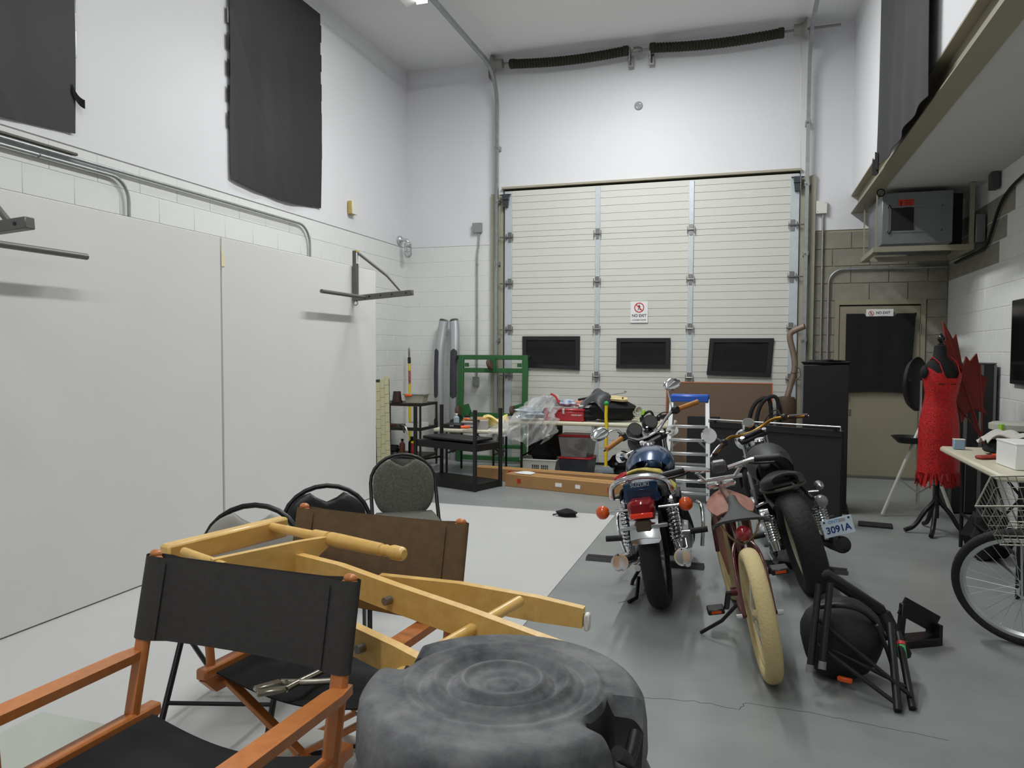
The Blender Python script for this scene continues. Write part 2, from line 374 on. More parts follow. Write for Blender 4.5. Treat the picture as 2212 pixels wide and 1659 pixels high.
def proh(t, cx, cz, R, y):
    F = TR(cx, y, cz) @ RX(90)
    b = B(F); n = 28; o_, i_ = circ(R, n), circ(R*.82, n)
    b.add([(x, q, 0) for x, q in o_]+[(x, q, 0) for x, q in i_]+[(x, q, .001) for x, q in o_]+[(x, q, .001) for x, q in i_],
          [f for i in range(n) for f in ((i, i+1, n+2+i, n+1+i), (2*n+2+i, 2*n+3+i, 3*n+4+i, 3*n+3+i))])
    b.bar((-R*.62, R*.62, .0012), (R*.62, -R*.62, .0012), R*.17, .0008, up=(0, 0, 1)); b.build('prohibition_ring', signr, t, None)
    k = B(); stick(k, F @ TR(0, 0, .0003), R*.8); k.build('walking_figure', signk, t, None)
t = thing('no_exit_sign', 'upright white sign reading NO EXIT with red prohibition ring on garage door', 'sign', (-1.33, 9.563, 1.81), 0)
B().box((0, 0, .135), (.215, .004, .27), None, .002).build('sign_plate', signw, t)
proh(t, 0, .19, .062, -.0035)
text('sign_lettering', 'NO EXIT', .05, signk, TR(0, -.0025, .088) @ RX(90), t, bold=True, font_scale=.92)
text('sign_small_lettering', 'LOCKED DOOR', .024, signk, TR(0, -.0025, .035) @ RX(90), t, bold=True)
# round vent cover
t = thing('vent_cap', 'round grey blank cap on the white wall above the garage door', 'wall cap', (-1.37, 9.595, 4.5))
B().lathe([(0, 0), (.052, 0), (.052, .008), (.046, .014), (0, .014)], 28, RX(90)).build('cap_disc', mat('cap_grey', (138, 139, 144), .5), t)
for x, z in ((-.018, -.02), (.02, .02)): B().cyl((x, -.014, z), (x, -.017, z), .005).build('cap_screw', galv, t)
# fluorescent fixtures with their light
tube_em = mat('fluorescent_tube', (255, 255, 250), .3, emit=9)
fh = mat('fixture_white', (225, 225, 225), .5)
def fixture(x, y, lab, P, L=2.4, spread=180):
    t = thing('fluorescent_fixture', lab, 'ceiling light', (x, y, 5.25), 0, 'fluorescent strip fixtures on the ceiling')
    B().box((0, 0, -.03), (.12, L, .06), None, .005).build('fixture_housing', fh, t)
    if spread < 180: B().prism([(-.06, -.05), (.06, -.05), (.19, -.1), (.19, -.105), (.055, -.06), (-.055, -.06), (-.19, -.105), (-.19, -.1)], -L/2, L/2, RX(90)).build('reflector', fh, t)
    for s in (-.04, .04): B().cyl((s, -L/2+.03, -.085), (s, L/2-.03, -.085), .016, n=10).build('fluorescent_tube', tube_em, t)
    for s in (-L/2+.02, L/2-.02): B().box((0, s, -.08), (.13, .02, .05)).build('end_cap', fh, t)
    l = bpy.data.lights.new('fluorescent_light', 'AREA'); l.shape = 'RECTANGLE'; l.size = .14; l.size_y = L; l.energy = P; l.color = (.98, 1, .985); l.spread = math.radians(spread)
    o = bpy.data.objects.new('fluorescent_light', l); COL.objects.link(o); o.parent = t; o.location = (0, 0, -.125)
    return t
fixture(-3.4, 6.42, 'fluorescent strip fixture at the top edge of the photo beside the left door track', 12, spread=100)
fixture(-1.35, 6.75, 'fluorescent strip fixture overhead between the door tracks', 170)
fixture(-1.3, 2.2, 'fluorescent strip fixture overhead above the barrel', 74)
fixture(-1.3, -1.4, 'fluorescent strip fixture overhead behind the camera', 66)
# ---------------- fittings on the left and back walls ----------------
def conduit(name, pts, r, lab, m=galv, straps=(), it=0):
    t = thing(name, lab, 'conduit', pts[0]); p0 = Vector(pts[0]); q = [Vector(p)-p0 for p in pts]
    B().tube(q, r, 8).build('conduit_pipe', m, t)
    for s in straps: B().ring(Vector(s)-p0, r+.003, .004, RX(90) if name != 'x' else None, 10, 4).build('strap', m, t)
    return t
def bend(a, c, b, R, n=7):   # path a-c-b with rounded corner c
    a, c, b = Vector(a), Vector(c), Vector(b); u = (a-c).normalized(); w = (b-c).normalized()
    o = c+(u+w)*R; pts = [a]
    for i in range(n+1):
        t = PI/2*i/n; pts.append(o-u*R*math.sin(t)-w*R*math.cos(t))
    pts.append(b); return pts
conduit('electrical_conduit', bend((-4.495, -3.8, 2.72), (-4.495, 4.655, 2.72), (-4.495, 4.655, .3), .16), .013, 'thin galvanised conduit on the left wall bending down at the shorter run', straps=[(-4.495, 3.9, 2.72), (-4.495, 2.4, 2.72)])
conduit('electrical_conduit', bend((-4.495, -3.8, 2.765), (-4.495, 7.13, 2.765), (-4.495, 7.13, .3), .2), .013, 'galvanised conduit on the left wall bending down near the back corner')
B().box((-4.5, 0, 2.795), (.03, 8.4, .018), None, .004).build('cable_raceway', mat('raceway_grey', (92, 90, 80), .5, .4), None, label='flat grey cable raceway on the left wall above the short conduit', cat='raceway')
# black cloths on the left wall windows
def wallcloth(y0, y1, z1, zb, lab, curl=0):
    t = thing('blackout_cloth', lab, 'cloth', (-4.515, (y0+y1)/2, zb), 0, 'black cloths hung over the left wall windows'); w = y1-y0; h = z1-zb; rnd = random.Random(3)
    def fn(u, v):
        fold = .016*math.sin(u*13+.8*math.sin(v*4))*(1-v)**1.2+.006*math.sin(u*31+v*3)*(1-v)+.012*math.sin((u*5-v*7))*(.3+.7*(1-v))+.01*math.exp(-((u*1.3+v-.75)/.03)**2)+.01*math.exp(-((u*1.3+v-1.0)/.025)**2)*(v < .5)
        zz = v*h-(.05*math.sin(u*3.3)+.06*u*0)*(1-v)
        return (.022+fold*.6, (u-.5)*w+.004*math.sin(v*8)*(1 if u > .5 else -1), zz)
    B().grid(fn, 60, 60, .003).build('cloth_sheet', mat('blackout_cloth', (36, 36, 39), .6, var=.12, scale=20), t)
    for k in range(7):
        z = h*(.25+.11*k); B().box((.02, -w/2-.012, z), (.004, .03, .14)).build('tape_piece', mat('gloss_black_tape', (24, 24, 27), .2), t)
    for k in range(5):
        z = h*(.3+.15*k); B().box((.02, w/2+.004, z), (.004, .03, .18)).build('tape_piece', MATS['gloss_black_tape'], t)
    return t, w, h
wallcloth(5.84, 7.36, 5.08, 2.99, 'tall black cloth over the left wall window nearest the corner')
t, w, h = wallcloth(2.3, 4.19, 5.0, 2.93, 'black cloth at the top left corner of the photo with curled lower end')
B().grid(lambda u, v: (.03+.03*u*u, w/2-.03+.075*u, .28-.09*u+.06*v-.02*math.sin(u*3)), 8, 2, .003).build('loose_flap', blackc, t)
# small boxes and the jar lamp
t = thing('wall_box', 'small white wall box with yellow side on the left wall below the black cloth', 'junction box', (-4.515, 8.02, 3.12))
B().box((.03, 0, 0), (.05, .12, .15), None, .004).build('box_body', mat('aged_yellow', (190, 165, 90), .6), t); B().box((.058, .006, 0), (.01, .12, .15), None, .003).build('cover_plate', whitep, t)
t = thing('jar_wall_lamp', 'silver caged jar wall lamp in the back left corner', 'wall lamp', (-4.515, 9.33, 2.93))
B().lathe([(0, 0), (.06, 0), (.06, .03), (.045, .045), (0, .045)], 20, RY(90)).build('mount_plate', alum, t)
B().tube(bend((.03, 0, 0), (.13, 0, 0), (.13, 0, -.06), .04), .022, 10).build('lamp_arm', alum, t)
B().lathe([(.03, -.03), (.05, -.05), (.052, -.09), (.045, -.1), (.03, -.1)], 20, TR(.13, 0, 0)).build('lamp_collar', alum, t)
B().lathe([(.038, -.1), (.042, -.15), (.04, -.19), (.025, -.225), (0, -.235)], 18, TR(.13, 0, 0)).build('glass_jar', mat('clear_glass', (235, 240, 240), .05, trans=.9), t)
b = B()
for k in range(6):
    a = k*PI/3; b.tube([(.13+.05*math.cos(a), .05*math.sin(a), -.09), (.13+.052*math.cos(a), .052*math.sin(a), -.19), (.13+.02*math.cos(a), .02*math.sin(a), -.245)], .003, 5)
b.ring((.13, 0, -.15), .052, .003).build('wire_guard', alum, t)
def ebox(x, z, w, h, lab, m, d=.05):
    t = thing('junction_box', lab, 'junction box', (x, 9.594, z)); B().box((0, -d/2, 0), (w, d, h), None, .004).build('box_body', m, t)
    B().box((0, -d-.003, 0), (w*1.04, .006, h*1.03), None, .002).build('cover_plate', m, t)
    for s in (-1, 1): B().cyl((s*w*.36, -d-.006, s*h*.36), (s*w*.36, -d-.009, s*h*.36), .005, n=6).build('cover_screw', steel, t)
    return t
gbox = mat('grey_box', (150, 152, 150), .5, .3)
ebox(-3.485, 3.085, .125, .125, 'square grey junction box on the white wall left of the garage door', gbox)
ebox(-3.5, 1.045, .075, .12, 'small grey switch box behind the green frame', gbox)
ebox(.765, 3.13, .115, .14, 'white junction box on the wall right of the garage door', whitep)
conduit('electrical_conduit', [(-3.46, 9.57, 3.02), (-3.47, 9.57, 2.85), (-3.49, 9.57, 2.72), (-3.49, 9.57, 1.1)], .012, 'vertical conduit running down behind the green frame', straps=[(-3.49, 9.57, 2.6), (-3.49, 9.57, 1.9)])
conduit('electrical_conduit', [(.785, 9.57, 3.06), (.785, 9.57, .3)], .012, 'straight vertical conduit below the white junction box')
conduit('electrical_conduit', bend((2.09, 9.57, 2.41), (.86, 9.57, 2.41), (.86, 9.57, .3), .16), .012, 'bent conduit running over the pedestrian door and down its left side')
# pull-up style bar brackets on the flats
def bracket(y, lab, sx):  # sx: which way the round bar points
    t = thing('bar_bracket', lab, 'bracket', (-3.494, y, 1.93), 0, 'black bar brackets bolted to the flats')
    gm = mat('bracket_grey', (104, 104, 102), .45, .4)
    B().box((.02, 0, .2), (.04, .055, .46), None, .004).build('upright_tube', gm, t)
    B().box((.042, .012, .16), (.003, .01, .3)).build('slot_edge', alum, t)
    B().box((.042, 0, .36), (.003, .056, .1)).build('white_sticker', signw, t); B().box((.042, 0, .42), (.003, .056, .025)).build('yellow_sticker', mat('sticker_yellow', (200, 170, 40), .5), t)
    B().bar((.03, .0, -.005), (.58, .03, .04), .05, .05, bev=.004).build('arm_tube', gm, t)
    for u in (.25, .45, .65, .9): B().cyl((.03+.55*u, -.028+.03*u, -.005+.045*u), (.03+.55*u, -.024+.03*u, -.005+.045*u), .008, n=8).build('pin_hole', blackp, t)
    B().tube([(.03, 0, .42), (.3, .01, .22), (.34, .01, .19), (.47, .02, .05)], .014, 8).build('diagonal_brace', gm, t)
    B().cyl((.12, -.02*sx, .0), (.12, .75*sx, .0), .017, n=12).build('round_bar', gm, t)
    B().ring((.02, 0, -.05), .02, .005, RX(90), 12, 5).build('clip_ring', galv, t)
    return t
bracket(6.27, 'dark triangular bar bracket mounted high on the flat near the back corner', -1)
t = bracket(2.45, 'dark bar bracket cut off by the left edge of the photo', 1)
# ---------------- right side: heater, pedestrian door, conduits ----------------
t = thing('unit_heater', 'grey sheet-metal heater box hung under the mezzanine with a dark opening', 'heater', (1.53, 8.3, 2.45))
hm = mat('heater_grey', (128, 132, 134), .45, .5, var=.08, scale=6); hd = mat('heater_dark', (14, 14, 15), .7)
B().box((0, .45, .31), (.62, .86, .5), None, .006).build('heater_body', hm, t)
B().box((0, -.005, .31), (.62, .03, .5), None, .004).build('front_plate', hm, t)
b = B()
for z in (.18, .42): b.box((-.02, -.022, z), (.48, .01, .018))
for x in (-.26, .22): b.box((x, -.022, .3), (.018, .01, .25))
b.build('raised_frame', hm, t)
B().box((-.13, -.024, .3), (.2, .012, .22)).build('dark_opening', hd, t)
for s in (1, -1): B().bar((-.23, -.03, .3+s*.11), (-.25, -.03, .3+s*.14), .02, .01).build('opening_clip', hd, t)
nt = mat('notice_red', (196, 62, 50), .6); B().box((-.1, -.025, .44), (.14, .003, .1)).build('red_notice', nt, t)
b = B(); 
for k in range(4): b.box((-.08, -.028, .475-.02*k), (.07-.01*(k % 2), .002, .005))
b.box((-.145, -.028, .45), (.012, .002, .05)); o = b.build('notice_print', mat('print_dark', (110, 30, 28), .7), t); o['kind'] = 'stuff'
B().box((.375, .2, .31), (.12, .06, .5)).build('dark_side_panel', hd, t)
b = B(); 
for y in (-.1, .75): b.bar((-.4, y, .0), (.47, y, .0), .05, .05)
b.bar((-.37, -.1, .0), (-.37, .75, .0), .05, .05).bar((.45, -.1, 0), (.45, .75, 0), .05, .05); b.build('hanging_shelf_frame', mat('frame_beige', (150, 146, 128), .5, .2), t)
for y in (-.1, .75):
    for x in (-.37, .45): B().bar((x, y, 0), (x, y, .6), *((.012, .012) if x < 0 else (.035, .035))).build('hanger_strut', MATS['frame_beige'], t)
B().ring((-.34, -.11, .55), .035, .006, RX(90), 14, 5).build('wire_loop', blackm, t)
ob = thing('conduit_box', 'small dark electrical box high on the right wall near the soffit', 'junction box', (2.09, 7.83, 2.98)); B().box((-.03, 0, 0), (.06, .1, .15), None, .004).build('box_body', mat('dark_box', (70, 74, 72), .5), ob); B().box((-.063, 0, 0), (.006, .09, .14)).build('cover_plate', MATS['dark_box'], ob)
conduit('flexible_conduit', smooth([(2.08, 9.2, 2.41), (2.08, 8.6, 2.42), (2.08, 8.1, 2.42), (2.08, 7.95, 2.55), (2.08, 7.7, 2.78), (2.08, 7.3, 2.87), (2.08, 6.5, 2.9)]), .014, 'dark flexible conduit climbing the right wall beside the heater', blackm)
t = thing('disconnect_switch', 'grey disconnect switch on the right wall behind the heater', 'switch box', (2.09, 8.25, 2.62)); B().box((-.04, 0, 0), (.08, .16, .26), None, .005).build('box_body', hm, t); B().box((-.09, .0, .02), (.02, .03, .1)).build('switch_lever', blackm, t)
# pedestrian door
dd = mat('door_beige', (144, 138, 118), .5, var=.03, scale=3)
d2 = thing('door_2', None, None, (1.411, 9.6, 0)); d2['kind'] = 'structure'
b = B().box((-.453, .035, 1.03), (.05, .1, 2.06)).box((.451, .035, 1.03), (.05, .1, 2.06)).box((0, .035, 2.03), (.856, .1, .06)); b.build('door_frame', dd, d2, None)
B().box((0, .02, .995), (.846, .045, 1.975), None, .003).build('door_leaf', dd, d2)
for z in (.3, 1.0, 1.72): B().cyl((.425, -.012, z-.06), (.425, -.012, z+.06), .009, n=8).build('hinge', steel, d2)
B().lathe([(0, 0), (.03, 0), (.03, .012), (.012, .02), (.012, .04), (.028, .05), (.03, .065), (0, .075)], 16, TR(-.36, 0, .98) @ RX(90)).build('door_knob', steel, d2)
B().box((0, -.02, .012), (.95, .14, .024)).build('threshold', steel, d2)
t = thing('blackout_cloth', 'black cloth taped over the upper half of the beige pedestrian door', 'cloth', (1.41, 9.56, .98))
def fn(u, v):
    top = .895+(.02 if (u > .72 or u < .28) else -.012)+(.012 if u > .97 else 0)
    return ((u-.5)*.71+(.012 if v > .93 and u > .95 else 0)-.01*math.sin(v*5)*(u > .5), -.006-.006*math.sin(u*17)*math.sin(v*3), v*top+.02*math.sin(u*3)*(1-v))
B().grid(fn, 30, 24, .003).build('cloth_sheet', blackc, t)
t = thing('no_exit_sign', 'wide white sign reading NO EXIT above the black cloth on the pedestrian door', 'sign', (1.41, 9.572, 1.885))
B().box((0, 0, .008), (.285, .003, .105), None, .001).build('sign_plate', signw, t)
proh(t, -.09, .013, .028, -.003); text('sign_lettering', 'NO EXIT', .04, signk, TR(.035, -.002, .018) @ RX(90), t, bold=True, font_scale=.95); text('sign_small_lettering', 'LOCKED DOOR', .014, signk, TR(.035, -.002, -.022) @ RX(90), t)
# curtain on the upper right wall
t = thing('black_curtain', 'long black curtain hanging over the beam on the upper right wall', 'curtain', (1.04, 6.3, 3.05))
def fn(u, v):
    y = -.98+1.98*u; drop = .12*(1-u)*0
    return (-.01-.012*math.sin(u*22+math.sin(v*3))*(.5+.5*(1-v))-.012*math.sin(u*7), y*(.96+.04*(1-v)), v*2.15-(1-v)*.02)
B().grid(fn, 60, 14, .004).build('curtain_cloth', mat('curtain_black', (38, 38, 41), .8, var=.15, scale=12), t)
B().cyl((0, -1.05, 2.16), (0, 1.05, 2.16), .014).build('curtain_rod', blackm, t)
B().grid(lambda u, v: (-.03-.02*math.sin(u*9), .82+.22*u, -.06+.14*v+.02*math.sin(u*7)), 6, 4, .003).build('lower_corner', blackc, t)
t = thing('dark_wall_panel', 'black framed screen on the right wall at the edge of the photo', 'panel', (2.085, 6.85, 1.19))
B().box((0, 0, .345), (.03, .86, .69), None, .005).build('panel_frame', blackp, t); B().box((-.017, 0, .345), (.004, .8, .62)).build('panel_face', mat('gloss_black', (8, 8, 9), .15), t)
# ---------------- director's chairs ----------------
owood = mat('orange_wood', (188, 112, 56), .4, rgb2=(204, 128, 68), scale=5, stretch=(6, 6, 1), coat=.3)
pine = mat('pale_pine', (216, 172, 92), .42, rgb2=(230, 190, 112), scale=4, stretch=(8, 2, 8), coat=.25)
def dchair(loc, rz, lab, clothm, seatm, sp=.316):
    t = thing('director_chair', lab, 'chair', loc, rz, 'wooden director chairs with canvas backs')
    for s in (-1, 1):
        b = B(); b.bar((s*sp, -.02, .43), (s*sp, .075, .865), .048, .024, up=(0, -1, 0), bev=.009)
        b.sph((s*sp, .075, .866), (.02, .013, .012), 12, 6); b.build('back_post', owood, t)
        pl = [(-.016, .04), (.016, .04), (.027, -.02), (.029, -.4), (.022, -.46), (0, -.475), (-.022, -.46), (-.029, -.4), (-.027, -.02)]
        B().prism([(s*(sp+.012)+x, y) for x, y in pl], .592, .615).build('armrest', owood, t)
        B().cyl((s*(sp-.005), -.39, .44), (s*(sp+.008), -.39, .595), .014, n=12).build('front_post', owood, t)
        b = B(); b.box((s*(sp-.005), -.185, .437), (.042, .5, .036), None, .006); b.prism([(-.25, 0), (.24, 0), (.18, -.05), (-.2, -.05)], -.012, .012, TR(s*(sp-.01), -.185, .42) @ RZ(90) @ RX(90)); b.build('seat_rail', owood, t)
        B().box((s*(sp-.02), -.18, .02), (.04, .46, .035), None, .006).build('foot_rail', owood, t)
        for y, d in ((-.34, .012), (-.04, -.012)): B().bar((s*(sp-.03), y+s*.011, .40), (-s*(sp-.04), y+s*.011, .04), .018, .034, up=(0, 1, 0), bev=.003).build('leg', owood, t)
    for y in (-.34, -.04): B().cyl((0, y-.03, .22), (0, y+.03, .22), .006, n=8).build('pivot_bolt', steel, t)
    # canvas back: a sleeve round both posts
    zs = [.645+.0218*k for k in range(11)]; lp = []
    for i in range(17): u = -1+2*i/16; lp.append((u*(sp+.0), -1))
    for i in range(1, 6): a = -PI/2+PI*i/6; lp.append((sp+.03*math.cos(a), math.sin(a)))
    for i in range(17): u = 1-2*i/16; lp.append((u*sp, 1))
    for i in range(1, 6): a = PI/2+PI*i/6; lp.append((-sp+.03*math.cos(a), math.sin(a)))
    n = len(lp); vs = []; fs = []
    for z in zs:
        yl = -.02+.095*(z-.43)/.435
        for x, side in lp:
            w = .017 if abs(x) > sp-.045 else .006; bow = .02*(1-(x/sp)**2) if abs(x) < sp else 0
            sag = -.008*(1-(x/sp)**2)*((z-.645)/.21) if abs(x) < sp else 0
            vs.append((x, yl+side*w+bow, z+sag))
    for k in range(len(zs)-1):
        for i in range(n): fs.append((k*n+i, k*n+(i+1) % n, (k+1)*n+(i+1) % n, (k+1)*n+i))
    bc = B().add(vs, fs).build('back_cloth', clothm, t, 60)
    for s in (-1, 1): B().bar((s*(sp-.05), -.02+.095*(.21)/.435-.013, .65), (s*(sp-.05), -.02+.095*.41/.435-.013, .85), .006, .002, up=(0, -1, 0)).build('seam', clothm, bc)
    def fn(u, v): return ((u-.5)*2*(sp-.02), .03-.42*v, .432-.05*math.sin(PI*u)+.004*math.sin(v*20)*math.sin(PI*u))
    B().grid(fn, 20, 14, .004).build('seat_cloth', seatm, t)
    return t
canv = mat('charcoal_canvas', (58, 56, 55), .9, var=.12, scale=60, bump=.2, bscale=300)
brown = mat('brown_canvas', (104, 84, 60), .9, var=.12, scale=30, bump=.2, bscale=300)
seatc = mat('black_canvas', (24, 25, 27), .92, var=.1, scale=60)
dchair((-1.262, 1.612, 0), -3.5, 'nearest wooden director chair with charcoal canvas back, in the lower left', canv, seatc)
dchair((-1.235, 2.30, 0), -5.5, 'wooden director chair with brown canvas back behind the charcoal one', brown, seatc, .32)
# ---------------- pale wooden folding chair lying on them ----------------
t = thing('folded_wooden_chair', 'pale wooden folding chair lying folded across the director chairs', 'chair', (-1.1, 2.0, .6)); O = V(-1.1, 2.0, .6)
def W(*p): return V(*p)-O
B().bar(W(-1.75, 1.93, .785), W(-1.635, 2.41, .785), .05, .072, bev=.008).build('seat_bar', pine, t)
B().bar(W(-1.60, 1.93, .73), W(-1.50, 2.30, .73), .03, .03, bev=.004).build('inner_rail', pine, t)
B().bar(W(-1.52, 2.02, .745), W(-1.44, 2.28, .745), .02, .035, bev=.003).build('inner_rail', pine, t)
B().tube([W(-1.69, 1.95, .80), W(-1.47, 1.865, .795)], .014, 12).build('dowel', pine, t)
a, c = W(-1.64, 2.33, .80), W(-1.01, 2.12, .805)
prof = [(0, .015), (.36, .017), (.365, .022), (.47, .023), (.475, .015), (.49, .024), (.55, .024), (.8, .021), (.85, .02), (.855, .016), (.88, .02), (.9, .017), (.93, .023), (.985, .022), (1, .014)]
B().tube([a+(c-a)*u for u, r in prof], [r for u, r in prof], 16).build('turned_post', pine, t)
p0, p1 = W(-1.52, 1.87, .80), W(-1.335, 2.235, .805); d = p1-p0; L = d.length; ax = d.normalized(); nrm = ax.cross(V(0, 0, 1)).normalized()
poly = [(0, .012), (L*.3, .014), (L*.7, .016), (L, .012), (L*1.0, -.008), (L*.9, -.035), (L*.75, -.075), (L*.5, -.095), (L*.2, -.095), (0, -.07)]
Mx = Matrix(((ax.x, 0, nrm.x, p0.x), (ax.y, 0, nrm.y, p0.y), (0, 1, nrm.z, p0.z), (0, 0, 0, 1)))
B(Mx).prism(poly, -.012, .012).build('curved_arm', pine, t)
def leg(pts, h, w=.028, nm='leg'):
    P = [W(*p) for p in pts]; b = B()
    vs = []; fs = []
    for i, p in enumerate(P):
        tt = (P[min(i+1, len(P)-1)]-P[max(0, i-1)]).normalized(); x = tt.cross(V(0, 0, 1)).normalized(); z = x.cross(tt)
        hh = h*(.8 if i in (0, len(P)-1) else 1)
        for sx, sz in ((-1, -1), (1, -1), (1, 1), (-1, 1)): vs.append(p+x*sx*w/2+z*sz*hh/2)
    k = len(P)
    for i in range(k-1):
        for j in range(4): fs.append((i*4+j, i*4+(j+1) % 4, (i+1)*4+(j+1) % 4, (i+1)*4+j))
    fs += [(3, 2, 1, 0), ((k-1)*4, (k-1)*4+1, (k-1)*4+2, (k-1)*4+3)]
    return b.add(vs, fs).build(nm, pine, t, 25)
leg([(-1.42, 2.13, .745), (-1.2, 2.06, .735), (-.97, 1.985, .715), (-.73, 1.925, .69), (-.43, 1.86, .655)], .08)
leg([(-1.12, 2.17, .69), (-.85, 2.175, .68), (-.6, 2.175, .662), (-.455, 2.17, .652)], .074)
leg([(-1.42, 1.96, .66), (-1.2, 1.89, .66), (-1.02, 1.81, .655), (-.86, 1.75, .64), (-.70, 1.70, .62)], .08)
B().tube([W(-.76, 1.77, .665), W(-.63, 2.10, .705)], .016, 12).build('rung', pine, t)
B().tube([W(-.73, 1.74, .62), W(-.60, 1.98, .655)], .016, 12).build('rung', pine, t)
B().tube([W(-.862, 1.66, .612), W(-.80, 1.76, .63)], .014, 12).build('dowel', pine, t)
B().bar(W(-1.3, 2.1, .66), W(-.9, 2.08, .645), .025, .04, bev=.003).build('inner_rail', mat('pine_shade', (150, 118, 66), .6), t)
for p, q in (((-.985, 1.972, .712), 0), ((-.965, 1.775, .648), 1)): B().cyl(W(*p), W(p[0]-.008, p[1]-.022, p[2]), .012, n=12).build('bolt_head', steel, t)
for p in ((-.43, 1.86, .65), (-.45, 2.17, .645)): B().box(W(p[0]+.006, p[1], p[2]-.005), (.016, .03, .05), None, .004).build('glide_pad', whitep, t)
# ---------------- inverted barrel ----------------
t = thing('rubber_barrel', 'dusty black plastic barrel standing upside down in the foreground', 'barrel', (-.42, 1.29, 0))
dust = mat('dusty_black_plastic', (62, 63, 67), .75, rgb2=(126, 126, 128), scale=9, bump=.25, bscale=50)
R = .256; H = .832
def zt(r): # concentric ridges
    z = 0.0
    for rr, a in ((.0, .006), (.033, -.006), (.072, .012), (.098, -.008), (.121, .012), (.15, -.007), (.175, .006)): z += a*math.exp(-((r-rr)/.008)**2)
    return z
N = 96; prof = [(R*i/72) for i in range(73)]
def notch(a, r):
    v = 0
    for na, wd in ((-14, .24), (166, .2)):
        da = (a-math.radians(na)+PI) % (2*PI)-PI; v = max(v, math.exp(-(da/wd)**6))
    return v
vs = []; fs = []
for i, r in enumerate(prof):
    for j in range(N):
        a = 2*PI*j/N; nn = notch(a, r); e = max(0, (r-(R-.026))/.026)
        z = H+zt(r)-.022*e**2.2
        if r > R*.74: z -= nn*.1*min(1, (r-R*.74)/(R*.06))
        vs.append((r*math.cos(a), r*math.sin(a), z))
rows = [(R+.004, H-.045), (R+.006, H-.10), (R+.0, H-.13), (R+.012, H-.16), (R+.03, H-.5), (R+.05, .06), (R+.065, .05), (R+.065, .0)]
for r, z in rows:
    for j in range(N):
        a = 2*PI*j/N; nn = notch(a, r); rr = r+.004*(1 if (j//4) % 2 else 0)*(1 if z < H-.13 else 0)
        if z > H-.14: rr -= nn*.035; z2 = min(z, H-.05-.06*nn) if z > H-.09 else z-.03*nn
        else: z2 = z
        vs.append((rr*math.cos(a), rr*math.sin(a), z2))
M = len(prof)+len(rows)
for i in range(M-1):
    for j in range(N): fs.append((i*N+j, i*N+(j+1) % N, (i+1)*N+(j+1) % N, (i+1)*N+j))
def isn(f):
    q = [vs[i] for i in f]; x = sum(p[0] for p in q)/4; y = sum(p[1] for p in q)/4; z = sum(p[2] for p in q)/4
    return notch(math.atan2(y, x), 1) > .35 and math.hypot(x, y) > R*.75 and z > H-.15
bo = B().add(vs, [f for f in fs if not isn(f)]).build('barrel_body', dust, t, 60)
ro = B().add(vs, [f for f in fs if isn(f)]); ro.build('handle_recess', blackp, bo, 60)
for a in (-14, 166):
    ca, sa = math.cos(math.radians(a)), math.sin(math.radians(a)); q = .16
    B().tube([(.247*math.cos(math.radians(a)+x), .247*math.sin(math.radians(a)+x), H-.025-.05*(1-abs(x)/q*.6)) for x in (-q, -q/2, 0, q/2, q)], .012, 8).build('grip_bar', blackp, t)
# ---------------- cases on the floor ----------------
gc = mat('pale_grey_case', (176, 180, 172), .5)
t = thing('flat_storage_case', 'pale grey flat case on the white floor at the lower left corner', 'case', (-2.1, 1.7, .004))
B().box((0, 0, .05), (.66, .74, .1), None, .01).build('case_body', gc, t); B().box((0, 0, .108), (.67, .75, .02), None, .006).build('case_lid', gc, t); B().box((.345, -.1, .06), (.02, .12, .03), None, .005).build('latch', gc, t)
t = thing('white_floor_case', 'white case with black strap on the floor under the brown director chair', 'case', (-1.245, 2.13, .004))
B().box((0, 0, .055), (.36, .24, .11), None, .008).build('case_body', whitep, t); B().box((0, 0, .118), (.365, .245, .02), None, .006).build('case_lid', whitep, t)
B().tube(smooth([(-.12, -.14, .1), (-.1, -.1, .15), (-.02, -.02, .145), (.06, .06, .14), (.1, .14, .1)]), .008, 8).build('strap', blackp, t)
# ---------------- spring clamp ----------------
t = thing('spring_clamp', 'metal spring clamp lying on the black seat of the brown-backed chair', 'clamp', (-1.31, 1.93, .408), 0)
cm = mat('clamp_metal', (170, 168, 156), .3, .9)
for s in (1, -1):
    B().bar((-.07, .0+s*.012, .02), (-.005, s*.022, .02), .022, .012, bev=.003).build('jaw', cm, t)
    B().tube(smooth([(-.005, s*.022, .02), (.03, -s*.0+.0, .02), (.07, -s*.02, .02), (.12, -s*.045, .022)]), .008, 8).build('handle', cm, t)
B().tube([(.012+.012*math.cos(k*.6), .0+.012*math.sin(k*.6), .01+.0012*k) for k in range(18)], .002, 5).build('coil_spring', steel, t)
t.rotation_euler = (0, 0, math.radians(48)); t.scale = (1.25, 1.25, 1.25)
